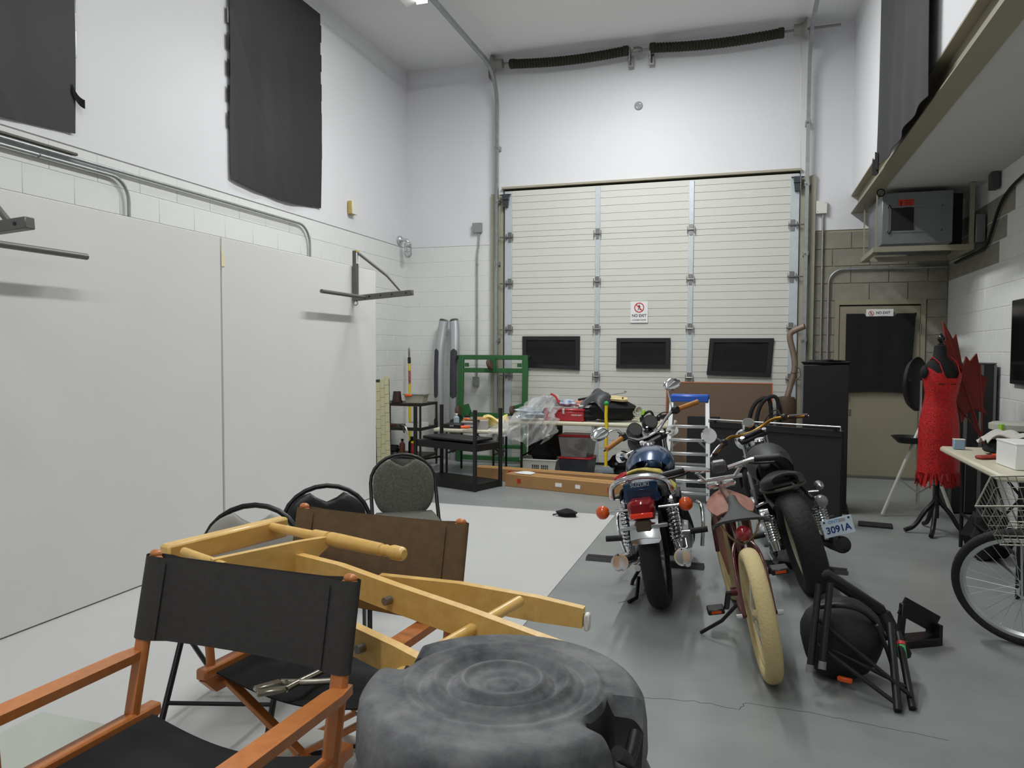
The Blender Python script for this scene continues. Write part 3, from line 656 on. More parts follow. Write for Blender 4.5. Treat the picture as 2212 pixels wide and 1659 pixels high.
# ---------------- folding chairs ----------------
fblk = mat('folding_black', (18, 18, 20), .4, .2)
def fchair(loc, rz, lab, padm, back_m):
    t = thing('folding_chair', lab, 'chair', loc, rz, 'metal folding chairs on the white floor')
    def tl(z): return .16+.12*(z-.44)/.36      # y of the back frame
    # front legs rise to the back loop
    pts = [(-.2, -.24, .01), (-.2, .10, .5), (-.2, .17, .62)]+[(.2*-math.cos(math.radians(a)), .17+.055*math.sin(math.radians(a)), .62+.165*math.sin(math.radians(a))) for a in range(15, 180, 15)]+[(.2, .17, .62), (.2, .10, .5), (.2, -.24, .01)]
    B().tube(pts, .0115, 8).build('frame_tube', fblk, t)
    for s in (-1, 1):
        B().cyl((s*.175, .26, .01), (s*.175, -.14, .44), .010, n=8).build('rear_leg', fblk, t)
        for q in ((s*.2, -.24, .01), (s*.175, .26, .01)): B().cyl((q[0], q[1], 0), (q[0], q[1], .04), .014, n=8).build('foot_cap', blackr, t)
    B().cyl((-.175, .2, .075), (.175, .2, .075), .008, n=8).build('cross_strut', fblk, t); B().cyl((-.2, -.16, .12), (.2, -.16, .12), .008, n=8).build('cross_strut', fblk, t)
    B().box((0, -.05, .43), (.37, .37, .035), None, .016).build('seat_pad', padm, t)
    # padded back: rounded trapezoid with a hand hole at the top
    n = 40; out = []
    for i in range(n):
        a = 2*PI*i/n; c, s_ = math.cos(a), math.sin(a); x = .188*abs(c)**.75*(1 if c > 0 else -1); z = (.165 if s_ > 0 else .19)*abs(s_)**.8*(1 if s_ > 0 else -1)
        if s_ > .93: z -= .05*(1-((x)/.07)**2) if abs(x) < .07 else 0
        out.append((x, z))
    vs = []; fs = []
    for dz, sc in ((.012, .93), (.02, .85), (-.012, .99), (.0, 1.)): pass
    lay = [(.018, .80), (.016, .95), (.008, 1.), (-.006, 1.), (-.012, .95)]
    for dy, sc in lay:
        for x, z in out: zz = .60+z*sc; vs.append((x*sc, .12+.18*(zz-.44)*.9-.0-dy+.02*(1-(x/.19)**2), zz))
    for k in range(len(lay)-1):
        for i in range(n): fs.append((k*n+i, k*n+(i+1) % n, (k+1)*n+(i+1) % n, (k+1)*n+i))
    fs += [tuple(range(n-1, -1, -1)), tuple((len(lay)-1)*n+i for i in range(n))]
    B().add(vs, fs).build('back_pad', back_m, t, 50)
    return t
tweed = mat('grey_tweed', (74, 73, 68), .95, rgb2=(104, 102, 94), scale=90)
fchair((-1.95, 4.13, .004), 33, 'grey tweed folding chair with black frame on the white floor', tweed, tweed)
fchair((-1.82, 2.99, .004), 28, 'black backed folding chair peeking over the brown director chair', fblk, fblk)
fchair((-1.9, 2.47, .004), 16, 'light grey backed folding chair behind the pale wooden chair', mat('light_grey_vinyl', (150, 148, 142), .6), mat('light_grey_vinyl', (150, 148, 142), .6))
# ---------------- two-wheelers ----------------
def wheel(par, c, R, w, h, tyrem, rimm, spokes, hubw=.05, M=None, cast=False, nm='wheel', whitewall=None, seg=48):
    """tyre, rim, spokes and hub as parts; axle along y"""
    T = (M or Matrix()) @ TR(*c) @ RX(90)
    n = 14; prof = [(R-h+h*(1+math.cos(2*PI*k/n))/2+0, (w/2)*math.sin(2*PI*k/n)) for k in range(n+1)]
    prof = [(R-h/2+h/2*(abs(math.cos(a))**.8*(1 if math.cos(a) > 0 else -1)), w/2*math.sin(a)) for a in [2*PI*k/n for k in range(n+1)]]
    ty = B(T).lathe(prof, seg, cap=False).build('tyre', tyrem, par, 60)
    rw = w*.55; B(T).lathe([(R-h-.012, -rw/2), (R-h+.012, -rw/2), (R-h+.004, 0), (R-h+.012, rw/2), (R-h-.012, rw/2), (R-h-.022, 0), (R-h-.012, -rw/2)], seg, cap=False).build('rim', rimm, par)
    if whitewall: 
        for s in (-1, 1): B(T).lathe([(R-h+.01, s*(rw/2+.002)), (R-h+.028, s*(w/2*.93+.001))], seg, cap=False).build('rim_stripe', whitewall, par)
    B(T).lathe([(.02, -hubw), (.03, -hubw), (.022, -hubw*.6), (.022, hubw*.6), (.03, hubw), (.02, hubw)], 16).build('hub', rimm, par)
    if cast:
        for k in range(spokes):
            a = 2*PI*k/spokes; B(T).bar((.02*math.cos(a), .02*math.sin(a), 0), ((R-h)*math.cos(a), (R-h)*math.sin(a), 0), .03, .035, bev=.006).build('spoke', rimm, par)
    else:
        b = B(T)
        for k in range(spokes):
            a = 2*PI*k/spokes; a2 = a+(.5 if k % 2 else -.5); z = hubw*.9*(1 if (k//2) % 2 else -1)
            b.tube([(.025*math.cos(a2), .025*math.sin(a2), z), ((R-h-.01)*math.cos(a), (R-h-.01)*math.sin(a), 0)], .0013, 4)
        b.build('spokes', alum, par)['kind'] = 'stuff'
    return ty
def axle_rot(p, ang, rake):
    """steering: rotate by ang about an axis through p leaning back by rake"""
    d = V(-math.sin(math.radians(rake)), 0, math.cos(math.radians(rake)))
    return TR(*p) @ Matrix.Rotation(math.radians(ang), 4, d) @ TR(-p[0], -p[1], -p[2])
def shock(par, p0, p1, r, m1=None):
    p0, p1 = V(*p0), V(*p1); d = p1-p0; L = d.length; n = 9*14; u = d.normalized(); a = u.cross(V(0, 1, 0)).normalized(); c = u.cross(a)
    B().tube([p0+d*(.12+.62*k/n)+(a*math.cos(2*PI*9*k/n)+c*math.sin(2*PI*9*k/n))*r for k in range(n+1)], r*.22, 6).build('shock_spring', chrome, par)
    B().tube([p0, p0+d*.1, p0+d*.1, p0+d*.75, p0+d*.75, p1], [r*.5, r*.5, r*.6, r*.6, r*.9, r*.7], 12).build('shock_body', m1 or chrome, par)
    B().lathe([(0, -.012), (r*.8, -.012), (r*.8, .012), (0, .012)], 12, TR(*p0) @ RX(90)).build('shock_mount', chrome, par)
def plankrot(loc, heading, lean): return TR(*loc) @ RZ(heading) @ RX(-lean)
tyreb = mat('motorcycle_tyre', (24, 24, 24), .75, bump=.5, bscale=45)
blue = mat('metallic_blue', (22, 58, 96), .22, .35, coat=.8)
amber = mat('amber_lens', (232, 92, 24), .12, trans=.3, coat=.5)
redl = mat('red_lens', (140, 12, 22), .15, trans=.2, coat=.5)
redlit = mat('bright_red_lens', (240, 60, 30), .2, coat=.5)
tan = mat('tan_grip', (168, 108, 36), .6, bump=.3, bscale=60)
seatb = mat('black_vinyl', (22, 22, 23), .45, bump=.1, bscale=200)
mirr = mat('mirror_glass', (235, 238, 238), .03, 1.)
engb = mat('engine_black', (30, 30, 31), .5, .5)
engs = mat('engine_alloy', (165, 166, 168), .3, .9)
def moto_core(t, S_, wb, R, tw, front=True):
    """frame, engine, swingarm shared by both motorcycles; x forward, y left"""
    fr = blackm
    for s in (-1, 1):
        B().tube(smooth([(0, s*.115, R), (.2, s*.11, R-.01), (.42, s*.1, R+.04)]), .017, 10).build('swingarm', fr, t)
        B().tube(smooth([(.42, s*.1, .26), (.45, s*.12, .14), (.75, s*.12, .13), (.86, s*.06, .35), (.92, s*.02, .72)]), .015, 10).build('frame_cradle', fr, t)
        B().tube(smooth([(.92, s*.02, .74), (.6, s*.06, .68), (.25, s*.11, .6), (-.12, s*.11, .58)]), .013, 10).build('frame_rail', fr, t)
    B().box((.58, 0, .27), (.34, .24, .2), None, .04).build('crankcase', engb, t)
    for s in (-1, 1):
        B().lathe([(0, .05), (.05, .05), (.085, .035), (.095, .0), (.095, -.02), (0, -.02)], 24, TR(.55, s*.14, .27) @ RX(-90*s)).build('engine_cover', engs, t)
        B().lathe([(0, .03), (.03, .03), (.05, .02), (.055, -.01)], 20, TR(.7, s*.13, .25) @ RX(-90*s)).build('engine_cover', engs, t)
    for k in range(7): B().box((.66-.012*k, 0, .40+.026*k), (.17, .3 if k < 6 else .24, .012), RY(-12), .003).build('cooling_fin', engb, t)
    B().box((.61, 0, .47), (.12, .22, .2), RY(-12)).build('cylinder_block', engb, t)
    for s in (-1, 1): B().tube(smooth([(.74, s*.08, .48), (.86, s*.09, .42), (.86, s*.1, .2), (.7, s*.13, .1), (.3, s*.15, .15)]), .02, 10).build('exhaust_pipe', chrome, t)
def pegs(t, y, z, x=.32):
    for s in (-1, 1):
        B().cyl((x, s*y, z), (x, s*(y+.1), z+.004), .018, n=10).build('foot_peg', blackr, t); B().cyl((x, s*.1, z), (x, s*y, z), .009).build('peg_bracket', engs, t)
def forks(t, S_, T, wb, R, tw, cast, wheelmat):
    rk = math.radians(27); ax = V(wb, 0, R)
    up = V(-math.sin(rk), 0, math.cos(rk))
    for s in (-1, 1):
        B(T).tube([ax+V(-.03, s*.085, 0), ax+V(-.03, s*.085, 0)+up*.34], .024, 12).build('fork_slider', engs, t)
        B(T).tube([ax+V(-.03, s*.085, 0)+up*.3, ax+V(-.03, s*.085, 0)+up*.66], .016, 12).build('fork_tube', chrome, t)
    for q in (.47, .63): 
        c = ax+V(-.02, 0, 0)+up*q; B(T).box(c, (.07, .22, .03), RY(-27), .01).build('triple_clamp', engb, t)
    wheel(t, tuple(ax), R, tw, .075, tyreb, wheelmat, 20 if not cast else 5, M=T, cast=cast)
    B(T).lathe([(R+.012, -.055), (R+.025, -.035), (R+.03, 0), (R+.025, .035), (R+.012, .055)], 24, TR(*ax) @ RX(90), cap=False, a0=math.radians(20), a1=math.radians(170)).build('front_fender', blackp if not cast else chrome, t)
    return ax, up
# --- blue motorcycle ---
t = thing('motorcycle', 'blue motorcycle with chrome rear fender, tan grips and orange indicators', 'motorcycle'); t.matrix_world = plankrot((-.445, 4.3, 0), 92.5, 9.5)
R = .29; wb = 1.2
wheel(t, (0, 0, R), R, .115, .085, tyreb, engs, 5, cast=True)
moto_core(t, 1, wb, R, .1)
T = axle_rot((.93, 0, .78), 36, 27)
forks(t, 1, T, wb, R, .085, True, engs)
# tail
def fn(u, v):
    a = math.radians(62+92*u); rr = R+.03+.03*u; y = (v-.5)*.15; c = .018*(1-(2*v-1)**2)
    return (rr*math.cos(a)-.03*u, y, R+(rr+c)*math.sin(a)+.02*u)
B().grid(fn, 22, 10, .004).build('rear_fender', chrome, t)
B().grid(lambda u, v: (-.315+.03*u-.004*math.sin(PI*v), (v-.5)*.165*(1-.1*u)*(1 if u > .15 else .8+1.3*u), .435+.12*u), 8, 8, .004).build('fender_flap', chrome, t)
B().box((-.305, 0, .525), (.03, .25, .02), None, .004).build('plate_bracket', chrome, t)
B().box((-.312, 0, .525), (.03, .085, .075), None, .01).build('lamp_base', mat('lamp_base_brown', (70, 56, 46), .5), t)
lt = B().box((-.275, 0, .62), (.12, .14, .095), None, .02).build('tail_light', redl, t)
B().box((-.334, 0, .588), (.012, .12, .028), None, .004).build('lower_lens', redlit, lt)
def cowl(u, v):
    a = PI*(v*1.0); w = .115-.02*u; return (-.2+.24*(1-u), -w*math.cos(a), .665+.085*math.sin(a)**.7-.02*u)
B().grid(cowl, 8, 14, .006).build('tail_cowl', blue, t)
B().box((-.2, 0, .69), (.02, .19, .11), None, .015).build('tail_cowl_end', blue, t)
B().box((-.212, 0, .675), (.006, .15, .065), None, .002).build('cowl_inset', mat('dark_blue', (14, 34, 60), .3, coat=.4), t)
text('tail_lettering', 'SUZUKI', .03, alum, TR(-.212, 0, .731) @ RZ(-90) @ RX(90), t, bold=True)
B().tube(smooth([(.1, .155, .63), (-.1, .16, .655), (-.2, .16, .675), (-.22, .15, .755), (-.22, .0, .785), (-.22, -.15, .755), (-.2, -.16, .675), (-.1, -.16, .655), (.1, -.155, .63)], 2), .015, 10).build('grab_rail', chrome, t)
for s in (-1, 1):
    B().cyl((-.19, s*.08, .6), (-.19, s*.2, .6), .008).build('indicator_stalk', chrome, t)
    B().sph((-.19, s*.225, .6), .038, 18, 10).build('indicator_lens', amber, t)
    shock(t, (.0, s*.135, .6), (.03, s*.135, .28), .03)
    B().tube([(.35, s*.165, .19), (.15, s*.168, .25), (-.1, s*.17, .3), (-.22, s*.17, .325), (-.222, s*.17, .325), (-.16, s*.17, .312)], [.022, .038, .046, .048, .038, .03], 20).build('muffler', chrome, t)
    B().lathe([(.009, 0), (.044, 0), (.044, .004), (.009, .004)], 20, TR(-.205, s*.17, .323) @ RY(-78), cap=False).build('muffler_baffle', mat('baffle_grey', (150, 142, 136), .5, .3), t)
    B().lathe([(0, .0045), (.011, .0045)], 12, TR(-.207, s*.17, .324) @ RY(-78), cap=False).build('muffler_hole', blackp, t)
    B().tube([(.3, s*.16, .3), (.2, s*.17, .25)], .008).build('muffler_hanger', chrome, t)
pegs(t, .2, .36, .22)
# tank, seat
def tank(u, v):
    a = 2*PI*v; x = .34+.42*u; w = (.105+.05*math.sin(PI*min(1, u*.9+.12)))*(1 if u < .9 else .8); hh = .12*math.sin(PI*(u*.8+.16))**.6
    return (x, -w*math.cos(a), .715+hh*math.sin(a)+(.045*u if math.sin(a) > 0 else .05*u))
B().grid(tank, 16, 24).build('fuel_tank', blue, t, 70)
B().lathe([(0, .012), (.036, .012), (.045, .0)], 20, TR(.6, 0, .862) @ RY(-6)).build('filler_cap', chrome, t)
def seat(u, v):
    a = PI*v; x = -.2+.6*u; w = .12+.012*math.sin(PI*u); return (x, -w*math.cos(a), .655+.085*math.sin(a)**.5-.025*math.sin(PI*u))
B().grid(seat, 14, 14, .01).build('seat', seatb, t, 60)
for s in (-1, 1): B().box((.3, s*.12, .5), (.26, .03, .16), None, .02).build('side_cover', blue, t)
# bars
Hc = V(.90, 0, .885)
pts = [(.90+x, y, .885+z) for x, y, z in ((-.12, .36, .075), (-.1, .27, .085), (-.05, .2, .09), (0, .12, .03), (.0, .06, .0), (0, -.06, 0), (0, -.12, .03), (-.05, -.2, .09), (-.1, -.27, .085), (-.12, -.36, .075))]
B(T).tube(smooth(pts, 2), .011, 10).build('handlebar', chrome, t)
for s in (-1, 1):
    B(T).tube([(.80, s*.235, .971), (.775, s*.375, .957)], .017, 12).build('grip', tan, t)
    B(T).box((.815, s*.215, .972), (.045, .045, .05), None, .008).build('switch_housing', blackp, t)
    B(T).tube(smooth([(.85, s*.2, .975), (.88, s*.25, .965), (.84, s*.37, .945)]), .007, 8).build('control_lever', blackp, t)
    my, mz = (.36, 1.06) if s > 0 else (-.27, 1.14)
    B(T).tube(smooth([(.83, s*.2, .98), (.84, s*.22, 1.04), (.82, my-s*.04, mz-.015)]), .005, 8).build('mirror_stalk', chrome, t)
    ml = B(T); Mm = TR(.81, my, mz) @ RY(-68)
    ml.lathe([(0, .018), (.03, .016), (.044, .004), (.046, 0), (.04, 0), (0, 0)], 24, Mm @ Matrix.Diagonal((1, 1.45, 1, 1)))
    o = ml.build('mirror_shell', chrome, t)
    B(T).lathe([(0, -.001), (.041, -.001)], 24, Mm @ Matrix.Diagonal((1, 1.45, 1, 1)), cap=False).build('mirror_glass', mirr, t)
    g = B(T).lathe([(.0, .03), (.05, .03), (.052, .02), (.052, -.02), (.04, -.035), (0, -.035)], 24, TR(.95, s*.065, .955) @ RY(-66)).build('gauge', blackp, t)
    B(T).lathe([(0, .031), (.044, .031)], 24, TR(.95, s*.065, .955) @ RY(-66), cap=False).build('gauge_dial', mat('dial_grey', (60, 60, 57), .6), g)
    B(T).cyl((.99, s*.12, .83), (.98, s*.2, .83), .007).build('indicator_stalk', chrome, t)
    B(T).lathe([(0, -.05), (.03, -.045), (.038, -.01), (.038, .005)], 18, TR(1.0, s*.215, .83) @ RY(90)).build('front_indicator', chrome, t); B(T).lathe([(.038, .005), (.03, .025), (0, .032)], 18, TR(1.0, s*.215, .83) @ RY(90)).build('front_lens', amber, t)
B(T).box((.93, 0, .9), (.08, .1, .03), RY(-30), .008).build('ignition_panel', blackp, t); B(T).tube([(.9, 0, .92), (.88, 0, .95)], .006).build('ignition_key', chrome, t)
B(T).lathe([(0, -.09), (.05, -.08), (.08, -.03), (.085, .02), (.085, .03)], 24, TR(1.08, 0, .85) @ RY(90)).build('headlight_shell', blackp, t); B(T).lathe([(.083, .03), (.06, .05), (0, .06)], 24, TR(1.08, 0, .85) @ RY(90)).build('headlight_lens', mat('clear_glass', (235, 240, 240), .05, trans=.9), t)
for k, (y0, y1) in enumerate(((.2, .03), (-.2, -.04), (-.19, .02))): B(T).tube(smooth([(.83, y0, .96), (.98, y0*.9, 1.02-.03*k), (1.04, y0*.4, .9), (.95, y1, .7)]), .004, 6).build('control_cable', blackr, t)
B().tube(smooth([(.5, -.24, .2), (.52, -.27, .35), (.6, -.27, .44), (.7, -.24, .44)]), .012, 10).build('crash_bar', chrome, t); B().tube(smooth([(.5, .24, .2), (.52, .27, .35), (.6, .27, .44), (.7, .24, .44)]), .012, 10).build('crash_bar', chrome, t)
B().tube([(.42, .12, .16), (.36, .2, .06), (.36, .235, -.03)], .011).build('side_stand', blackm, t); B().tube([(.2, .14, .12), (.05, .15, .045), (0, .19, .04)], .012).build('centre_stand', blackm, t)
rag = thing('yellow_rag', 'yellow rag with red edge draped over the seat of the blue motorcycle', 'rag'); rag.matrix_world = plankrot((-.445, 4.3, 0), 92.5, 9.5)
B().grid(lambda u, v: (.02+.08*v+.02*math.sin(u*7), .13-.3*u, .748+.028*math.sin(PI*min(1, u*1.1))+.008*math.sin(v*9+u*5)-(.09*(u-.75)*4 if u > .75 else 0)), 24, 8, .006).build('rag_cloth', mat('yellow_cloth', (186, 168, 92), .9, var=.2, scale=30), rag)
B().tube(smooth([(.02, .15, .735), (.04, .09, .765), (.09, .12, .76), (.07, .17, .735)]), .01, 8).build('red_edge', mat('red_cloth', (168, 40, 42), .8), rag)
# --- black bobber motorcycle ---
t = thing('motorcycle', 'matte black motorcycle with round solo seat and side mounted plate', 'motorcycle'); t.matrix_world = plankrot((.405, 4.84, 0), 98, 16.5)
R = .31; wb = 1.22
wheel(t, (0, 0, R), R, .15, .1, tyreb, mat('cream_rim', (186, 180, 150), .5), 24)
moto_core(t, 1, wb, R, .1)
T = axle_rot((.95, 0, .8), 14, 27)
forks(t, 1, T, wb, R, .1, False, blackm)
def tank2(u, v):
    a = 2*PI*v; x = .3+.46*u; w = (.1+.045*math.sin(PI*min(1, u*.85+.15))); hh = .125*math.sin(PI*(u*.75+.2))**.6
    return (x, -w*math.cos(a)*(1 if math.sin(a) < 0 else .96), .715+hh*math.sin(a)+.05*u)
mblk = mat('matte_black', (38, 40, 42), .55)
B().grid(tank2, 16, 24).build('fuel_tank', mblk, t, 70)
B().tube([(.33, -.1, .80), (.45, 0, .845), (.6, .0, .87)], .003, 6).build('tank_seam', blackr, t)
B().lathe([(0, .012), (.03, .012), (.04, 0)], 20, TR(.62, .0, .878) @ RY(-6)).build('filler_cap', chrome, t)
def seat2(u, v):
    a = PI*v; x = -.02+.3*u; w = .135*math.sin(PI*(.14+.72*u))**.6; return (x, -w*math.cos(a), .64+.075*math.sin(a)**.5+.03*(1-u)**2)
B().grid(seat2, 16, 14, .012).build('seat', seatb, t, 60)
B().tube([(-.02+.16*(1-math.cos(PI*k/10)), .13*math.sin(PI*(k/10))*1.0, .632+.02*(1-k/10)) for k in range(11)]+[(.3-.16*(1-math.cos(PI*k/10)), -.13*math.sin(PI*k/10), .632+.02*(k/10)) for k in range(1, 10)], .012, 8, True).build('seat_rim', mat('seat_edge', (70, 66, 58), .6), t)
for s in (-1, 1):
    shock(t, (.02, s*.15, .53), (.0, s*.15, .3), .034)
    B().cyl((.1, s*.1, .58), (.08, s*.19, .57), .008).build('indicator_stalk', chrome, t)
    B().lathe([(0, -.06), (.02, -.045), (.03, 0), (.026, .02), (0, .025)], 14, TR(.1, s*.2, .6) @ RY(90)).build('indicator_lens', engs, t)
B().lathe([(0, -.02), (.05, -.02), (.052, 0), (.045, .03), (0, .04)], 18, TR(.1, .16, .49) @ RX(90)).build('carburettor', engs, t)
B().lathe([(0, -.02), (.036, -.02), (.038, .0), (.03, .02), (0, .025)], 18, TR(-.02, -.17, .53) @ RY(-90)).build('tail_lamp', mat('lamp_silver', (150, 150, 150), .3, .7), t)
B().tube([(.35, -.16, .2), (.1, -.19, .24), (-.1, -.2, .275), (-.12, -.2, .278), (-.09, -.2, .27)], [.024, .045, .05, .044, .03], 18).build('muffler', blackm, t)
pl = B().box((-.07, -.21, .375), (.004, .175, .105), None, .001).build('licence_plate', mat('plate_white', (208, 222, 236), .35), t)
ptxt = mat('plate_blue', (24, 52, 120), .5)
text('plate_number', '3091A', .056, ptxt, TR(-.073, -.21, .362) @ RZ(-90) @ RX(90), pl, bold=True, font_scale=.95); text('plate_province', 'ONT', .026, mat('plate_light_blue', (110, 160, 200), .5), TR(-.073, -.19, .41) @ RZ(-90) @ RX(90), pl, bold=True)
B().box((-.072, -.24, .41), (.002, .04, .02)).build('plate_sticker', alum, pl)
for y in (-.14, -.28): B().cyl((-.075, y, .415), (-.07, y, .415), .006, n=8).build('plate_bolt', blackp, pl)
B().bar((-.06, -.2, .35), (.02, -.14, .32), .03, .01).build('plate_bracket', blackm, t)
pegs(t, .17, .33, .3)
pts = [(.92+x, y, .90+z) for x, y, z in ((-.17, .34, -.01), (-.1, .25, .02), (-.03, .17, .04), (.01, .09, .01), (0, 0, 0), (.01, -.09, .01), (-.03, -.17, .04), (-.1, -.25, .02), (-.17, -.34, -.01))]
B(T).tube(smooth(pts, 2), .0115, 10).build('handlebar', mat('brass_bar', (150, 112, 40), .35, .8), t)
for s in (-1, 1):
    B(T).tube([(.815, s*.26, .918), (.745, s*.36, .887)], .016, 12).build('grip', mat('brown_grip', (52, 30, 28), .6), t)
    B(T).box((.835, s*.235, .925), (.05, .04, .045), None, .008).build('switch_housing', blackp, t)
    B(T).tube(smooth([(.86, s*.23, .925), (.84, s*.3, .91), (.78, s*.38, .875)]), .007, 8).build('control_lever', alum, t)
B(T).tube(smooth([(.84, .24, .93), (.8, .28, .98), (.78, .32, 1.0)]), .005, 8).build('mirror_stalk', chrome, t)
Mm = TR(.77, .335, 1.02) @ RY(-85)
B(T).lathe([(0, .014), (.05, .012), (.056, 0), (.05, -.002), (0, -.002)], 28, Mm).build('mirror_shell', chrome, t); B(T).lathe([(0, -.003), (.05, -.003)], 28, Mm, cap=False).build('mirror_glass', mat('dusty_mirror', (205, 205, 190), .35, .3), t)
B(T).lathe([(0, .03), (.042, .03), (.045, .02), (.045, -.04), (0, -.04)], 22, TR(.98, -.02, .95) @ RY(-40)).build('gauge', chrome, t); B(T).lathe([(0, .031), (.038, .031)], 22, TR(.98, -.02, .95) @ RY(-40), cap=False).build('gauge_dial', MATS['dial_grey'], t)
B(T).box((.94, 0, .9), (.1, .16, .035), RY(-20), .01).build('top_clamp_panel', engb, t)
B(T).lathe([(0, -.08), (.05, -.07), (.075, -.02), (.08, .03), (0, .05)], 24, TR(1.09, 0, .84) @ RY(90)).build('headlight', chrome, t)
B().tube([(.42, .12, .16), (.36, .2, .06), (.36, .25, -.045)], .011).build('side_stand', blackm, t)
for k in range(2): B(T).tube(smooth([(.84, -.22, .93), (.95, -.25, 1.0-.04*k), (1.05, -.12, .9), (.95, .0, .7)]), .004, 6).build('control_cable', blackr, t)
# --- bicycles ---
def bicycle(loc, heading, lean, steer, lab, R, w, tyrem, frm, gripm, chrome_bar, cruiser):
    t = thing('bicycle', lab, 'bicycle'); t.matrix_world = plankrot(loc, heading, lean)
    wb = 1.12 if cruiser else 1.05; hd = (wb-.22, 0, .62) if cruiser else (wb-.2, 0, .66); T = axle_rot(hd, steer, 20)
    wheel(t, (0, 0, R), R, w, w*.9, tyrem, alum if not cruiser else mat('cream_wheel_rim', (190, 172, 126), .4), 32, .035)
    wheel(t, (wb, 0, R), R, w, w*.9, tyrem, alum if not cruiser else MATS['cream_wheel_rim'], 32, .035, M=T)
    bb = (.44, 0, R-.03); st = (.3, 0, .56)
    for s in (-1, 1):
        B().tube(smooth([(0, s*.065, R), (.16, s*(w/2+.03), R-.01), (.33, s*.05, R-.02), bb]), .011, 10).build('chain_stay', frm, t)
        B().tube(smooth([(0, s*.065, R), (.1, s*(w/2+.03), R+.2), (.2, s*.05, R+.26), st]), .009, 10).build('seat_stay', frm, t)
        B(T).tube(smooth([(wb, s*.055, R), (wb-.05, s*(w/2+.022), R+.22), (hd[0]+.03, s*.03, hd[2]-.1), (hd[0], 0, hd[2])]), .012, 10).build('fork_blade', frm, t)
        B().cyl((0, s*.075, R), (0, s*.1, R), .012, n=8).build('axle_nut', chrome, t)
    B().tube([bb, st], .017, 12).build('seat_tube', frm, t); B().tube(smooth([st, (.55, 0, .62), hd], 1), .017, 12).build('top_tube', frm, t); B().tube(smooth([bb, (.7, 0, .38), hd], 1), .02, 12).build('down_tube', frm, t)
    B().cyl((hd[0]+.02, 0, hd[2]-.09), (hd[0]-.02, 0, hd[2]+.04), .024).build('head_tube', frm, t)
    B().cyl(st, (st[0]-.03, 0, st[2]+.1), .013).build('seat_post', chrome, t)
    def sad(u, v):
        a = PI*v; x = -.14+.27*u; ww = .11*(1-u)**2.6+.024; return (st[0]-.03+x, -ww*math.cos(a), st[2]+.10+.03*math.sin(a)**.6+.06*u)
    B().grid(sad, 14, 12, .012).build('saddle', mat('grey_saddle', (52, 52, 54), .7), t, 60)
    B().cyl((bb[0], -.075, bb[2]), (bb[0], .075, bb[2]), .022).build('bottom_bracket', frm, t)
    B().lathe([(.06, -.003), (.1, -.003), (.1, .003), (.06, .003)], 28, TR(bb[0], -.06, bb[2]) @ RX(90), cap=False).build('chainring', blackm, t)
    for s in (-1, 1):
        e = (bb[0]+s*.12, s*.1, bb[2]-s*.12); B().bar((bb[0], s*.085, bb[2]), e, .018, .026, up=(0, 1, 0), bev=.004).build('crank_arm', blackm, t)
        p = B().box((e[0], s*.155, e[2]), (.09, .085, .028), None, .006).build('pedal', blackp, t); B().box((e[0]-.047, s*.155, e[2]), (.004, .05, .012)).build('pedal_reflector', amber, p); 
    B().tube([(.2, .06, R-.02), (.1, .2, .02+.2*math.sin(math.radians(lean)))] if False else [(.36, .05, R-.06), (.42, .14, .13), (.48, .25, .015+.25*math.tan(math.radians(lean)))], .009).build('kickstand', blackm, t)
    return t, T, hd, st, R, wb
cream = mat('cream_tyre', (196, 178, 130), .8, bump=.4, bscale=90)
maroon = mat('maroon_paint', (82, 26, 24), .3, coat=.6)
t, T, hd, st, R, wb = bicycle((.11, 3.475, 0), 98.5, 10, 2, 'maroon cruiser bicycle with fat cream tyres between the motorcycles', .29, .075, cream, maroon, blackp, True, True)
ply = mat('stained_plywood', (116, 66, 54), .5, rgb2=(146, 92, 74), scale=3, stretch=(2, 12, 2))
for s in (-1, 1): B().prism([(.40, .36), (.68, .40), (.80, .56), (.66, .64), (.42, .6)], -.005, .005, TR(0, s*.07, 0) @ RX(90)).build('wood_side_plate', ply, t)
B().grid(lambda u, v: (.36+.45*u, (v-.5)*(.2*math.sin(PI*(.25+.62*u))+.03), .665+.02*math.sin(PI*v)+.02*u), 8, 6, .006).build('wood_top_plate', ply, t)
B().bar((.36, 0, .695), (.84, 0, .715), .03, .025, bev=.006).build('centre_strip', mat('brown_wood', (92, 54, 44), .5), t)
B(T).cyl((hd[0]-.02, 0, hd[2]+.04), (hd[0]-.045, 0, hd[2]+.13), .02).build('stem', chrome, t)
B(T).box((hd[0]-.03, 0, hd[2]+.1), (.06, .16, .035), None, .01).build('bar_clamp', chrome, t)
hx, hz = hd[0]-.04, hd[2]+.135
B(T).tube([(hx, -.12, hz), (hx, .12, hz)], .011, 10).build('lower_bar', chrome, t)
for s in (-1, 1):
    B(T).tube([(hx, s*.08, hz), (hx-.02, s*.12, hz+.05), (hx-.04, s*.08, hz+.06)], .011, 10).build('riser', chrome, t)
    B(T).tube([(hx-.03, s*.05, hz+.058), (hx-.05, s*.18, hz+.085), (hx-.08, s*.29, hz+.08)], .0115, 10).build('handlebar', chrome, t)
    B(T).tube([(hx-.053, s*.19, hz+.085), (hx-.085, s*.315, hz+.079)], .018, 12).build('grip', blackp, t)
    B(T).tube(smooth([(hx-.05, s*.16, hz+.07), (hx+.0, s*.2, hz+.05), (hx-.02, s*.3, hz+.045)]), .006, 8).build('brake_lever', blackm, t)
B(T).box((hx-.05, 0, hz+.075), (.05, .075, .065), RY(-25), .01).build('display_unit', mat('display_grey', (84, 86, 88), .4), t); B(T).box((hx-.074, 0, hz+.092), (.004, .055, .03), RY(-25)).build('display_screen', mat('lcd_grey', (140, 146, 136), .3), t)
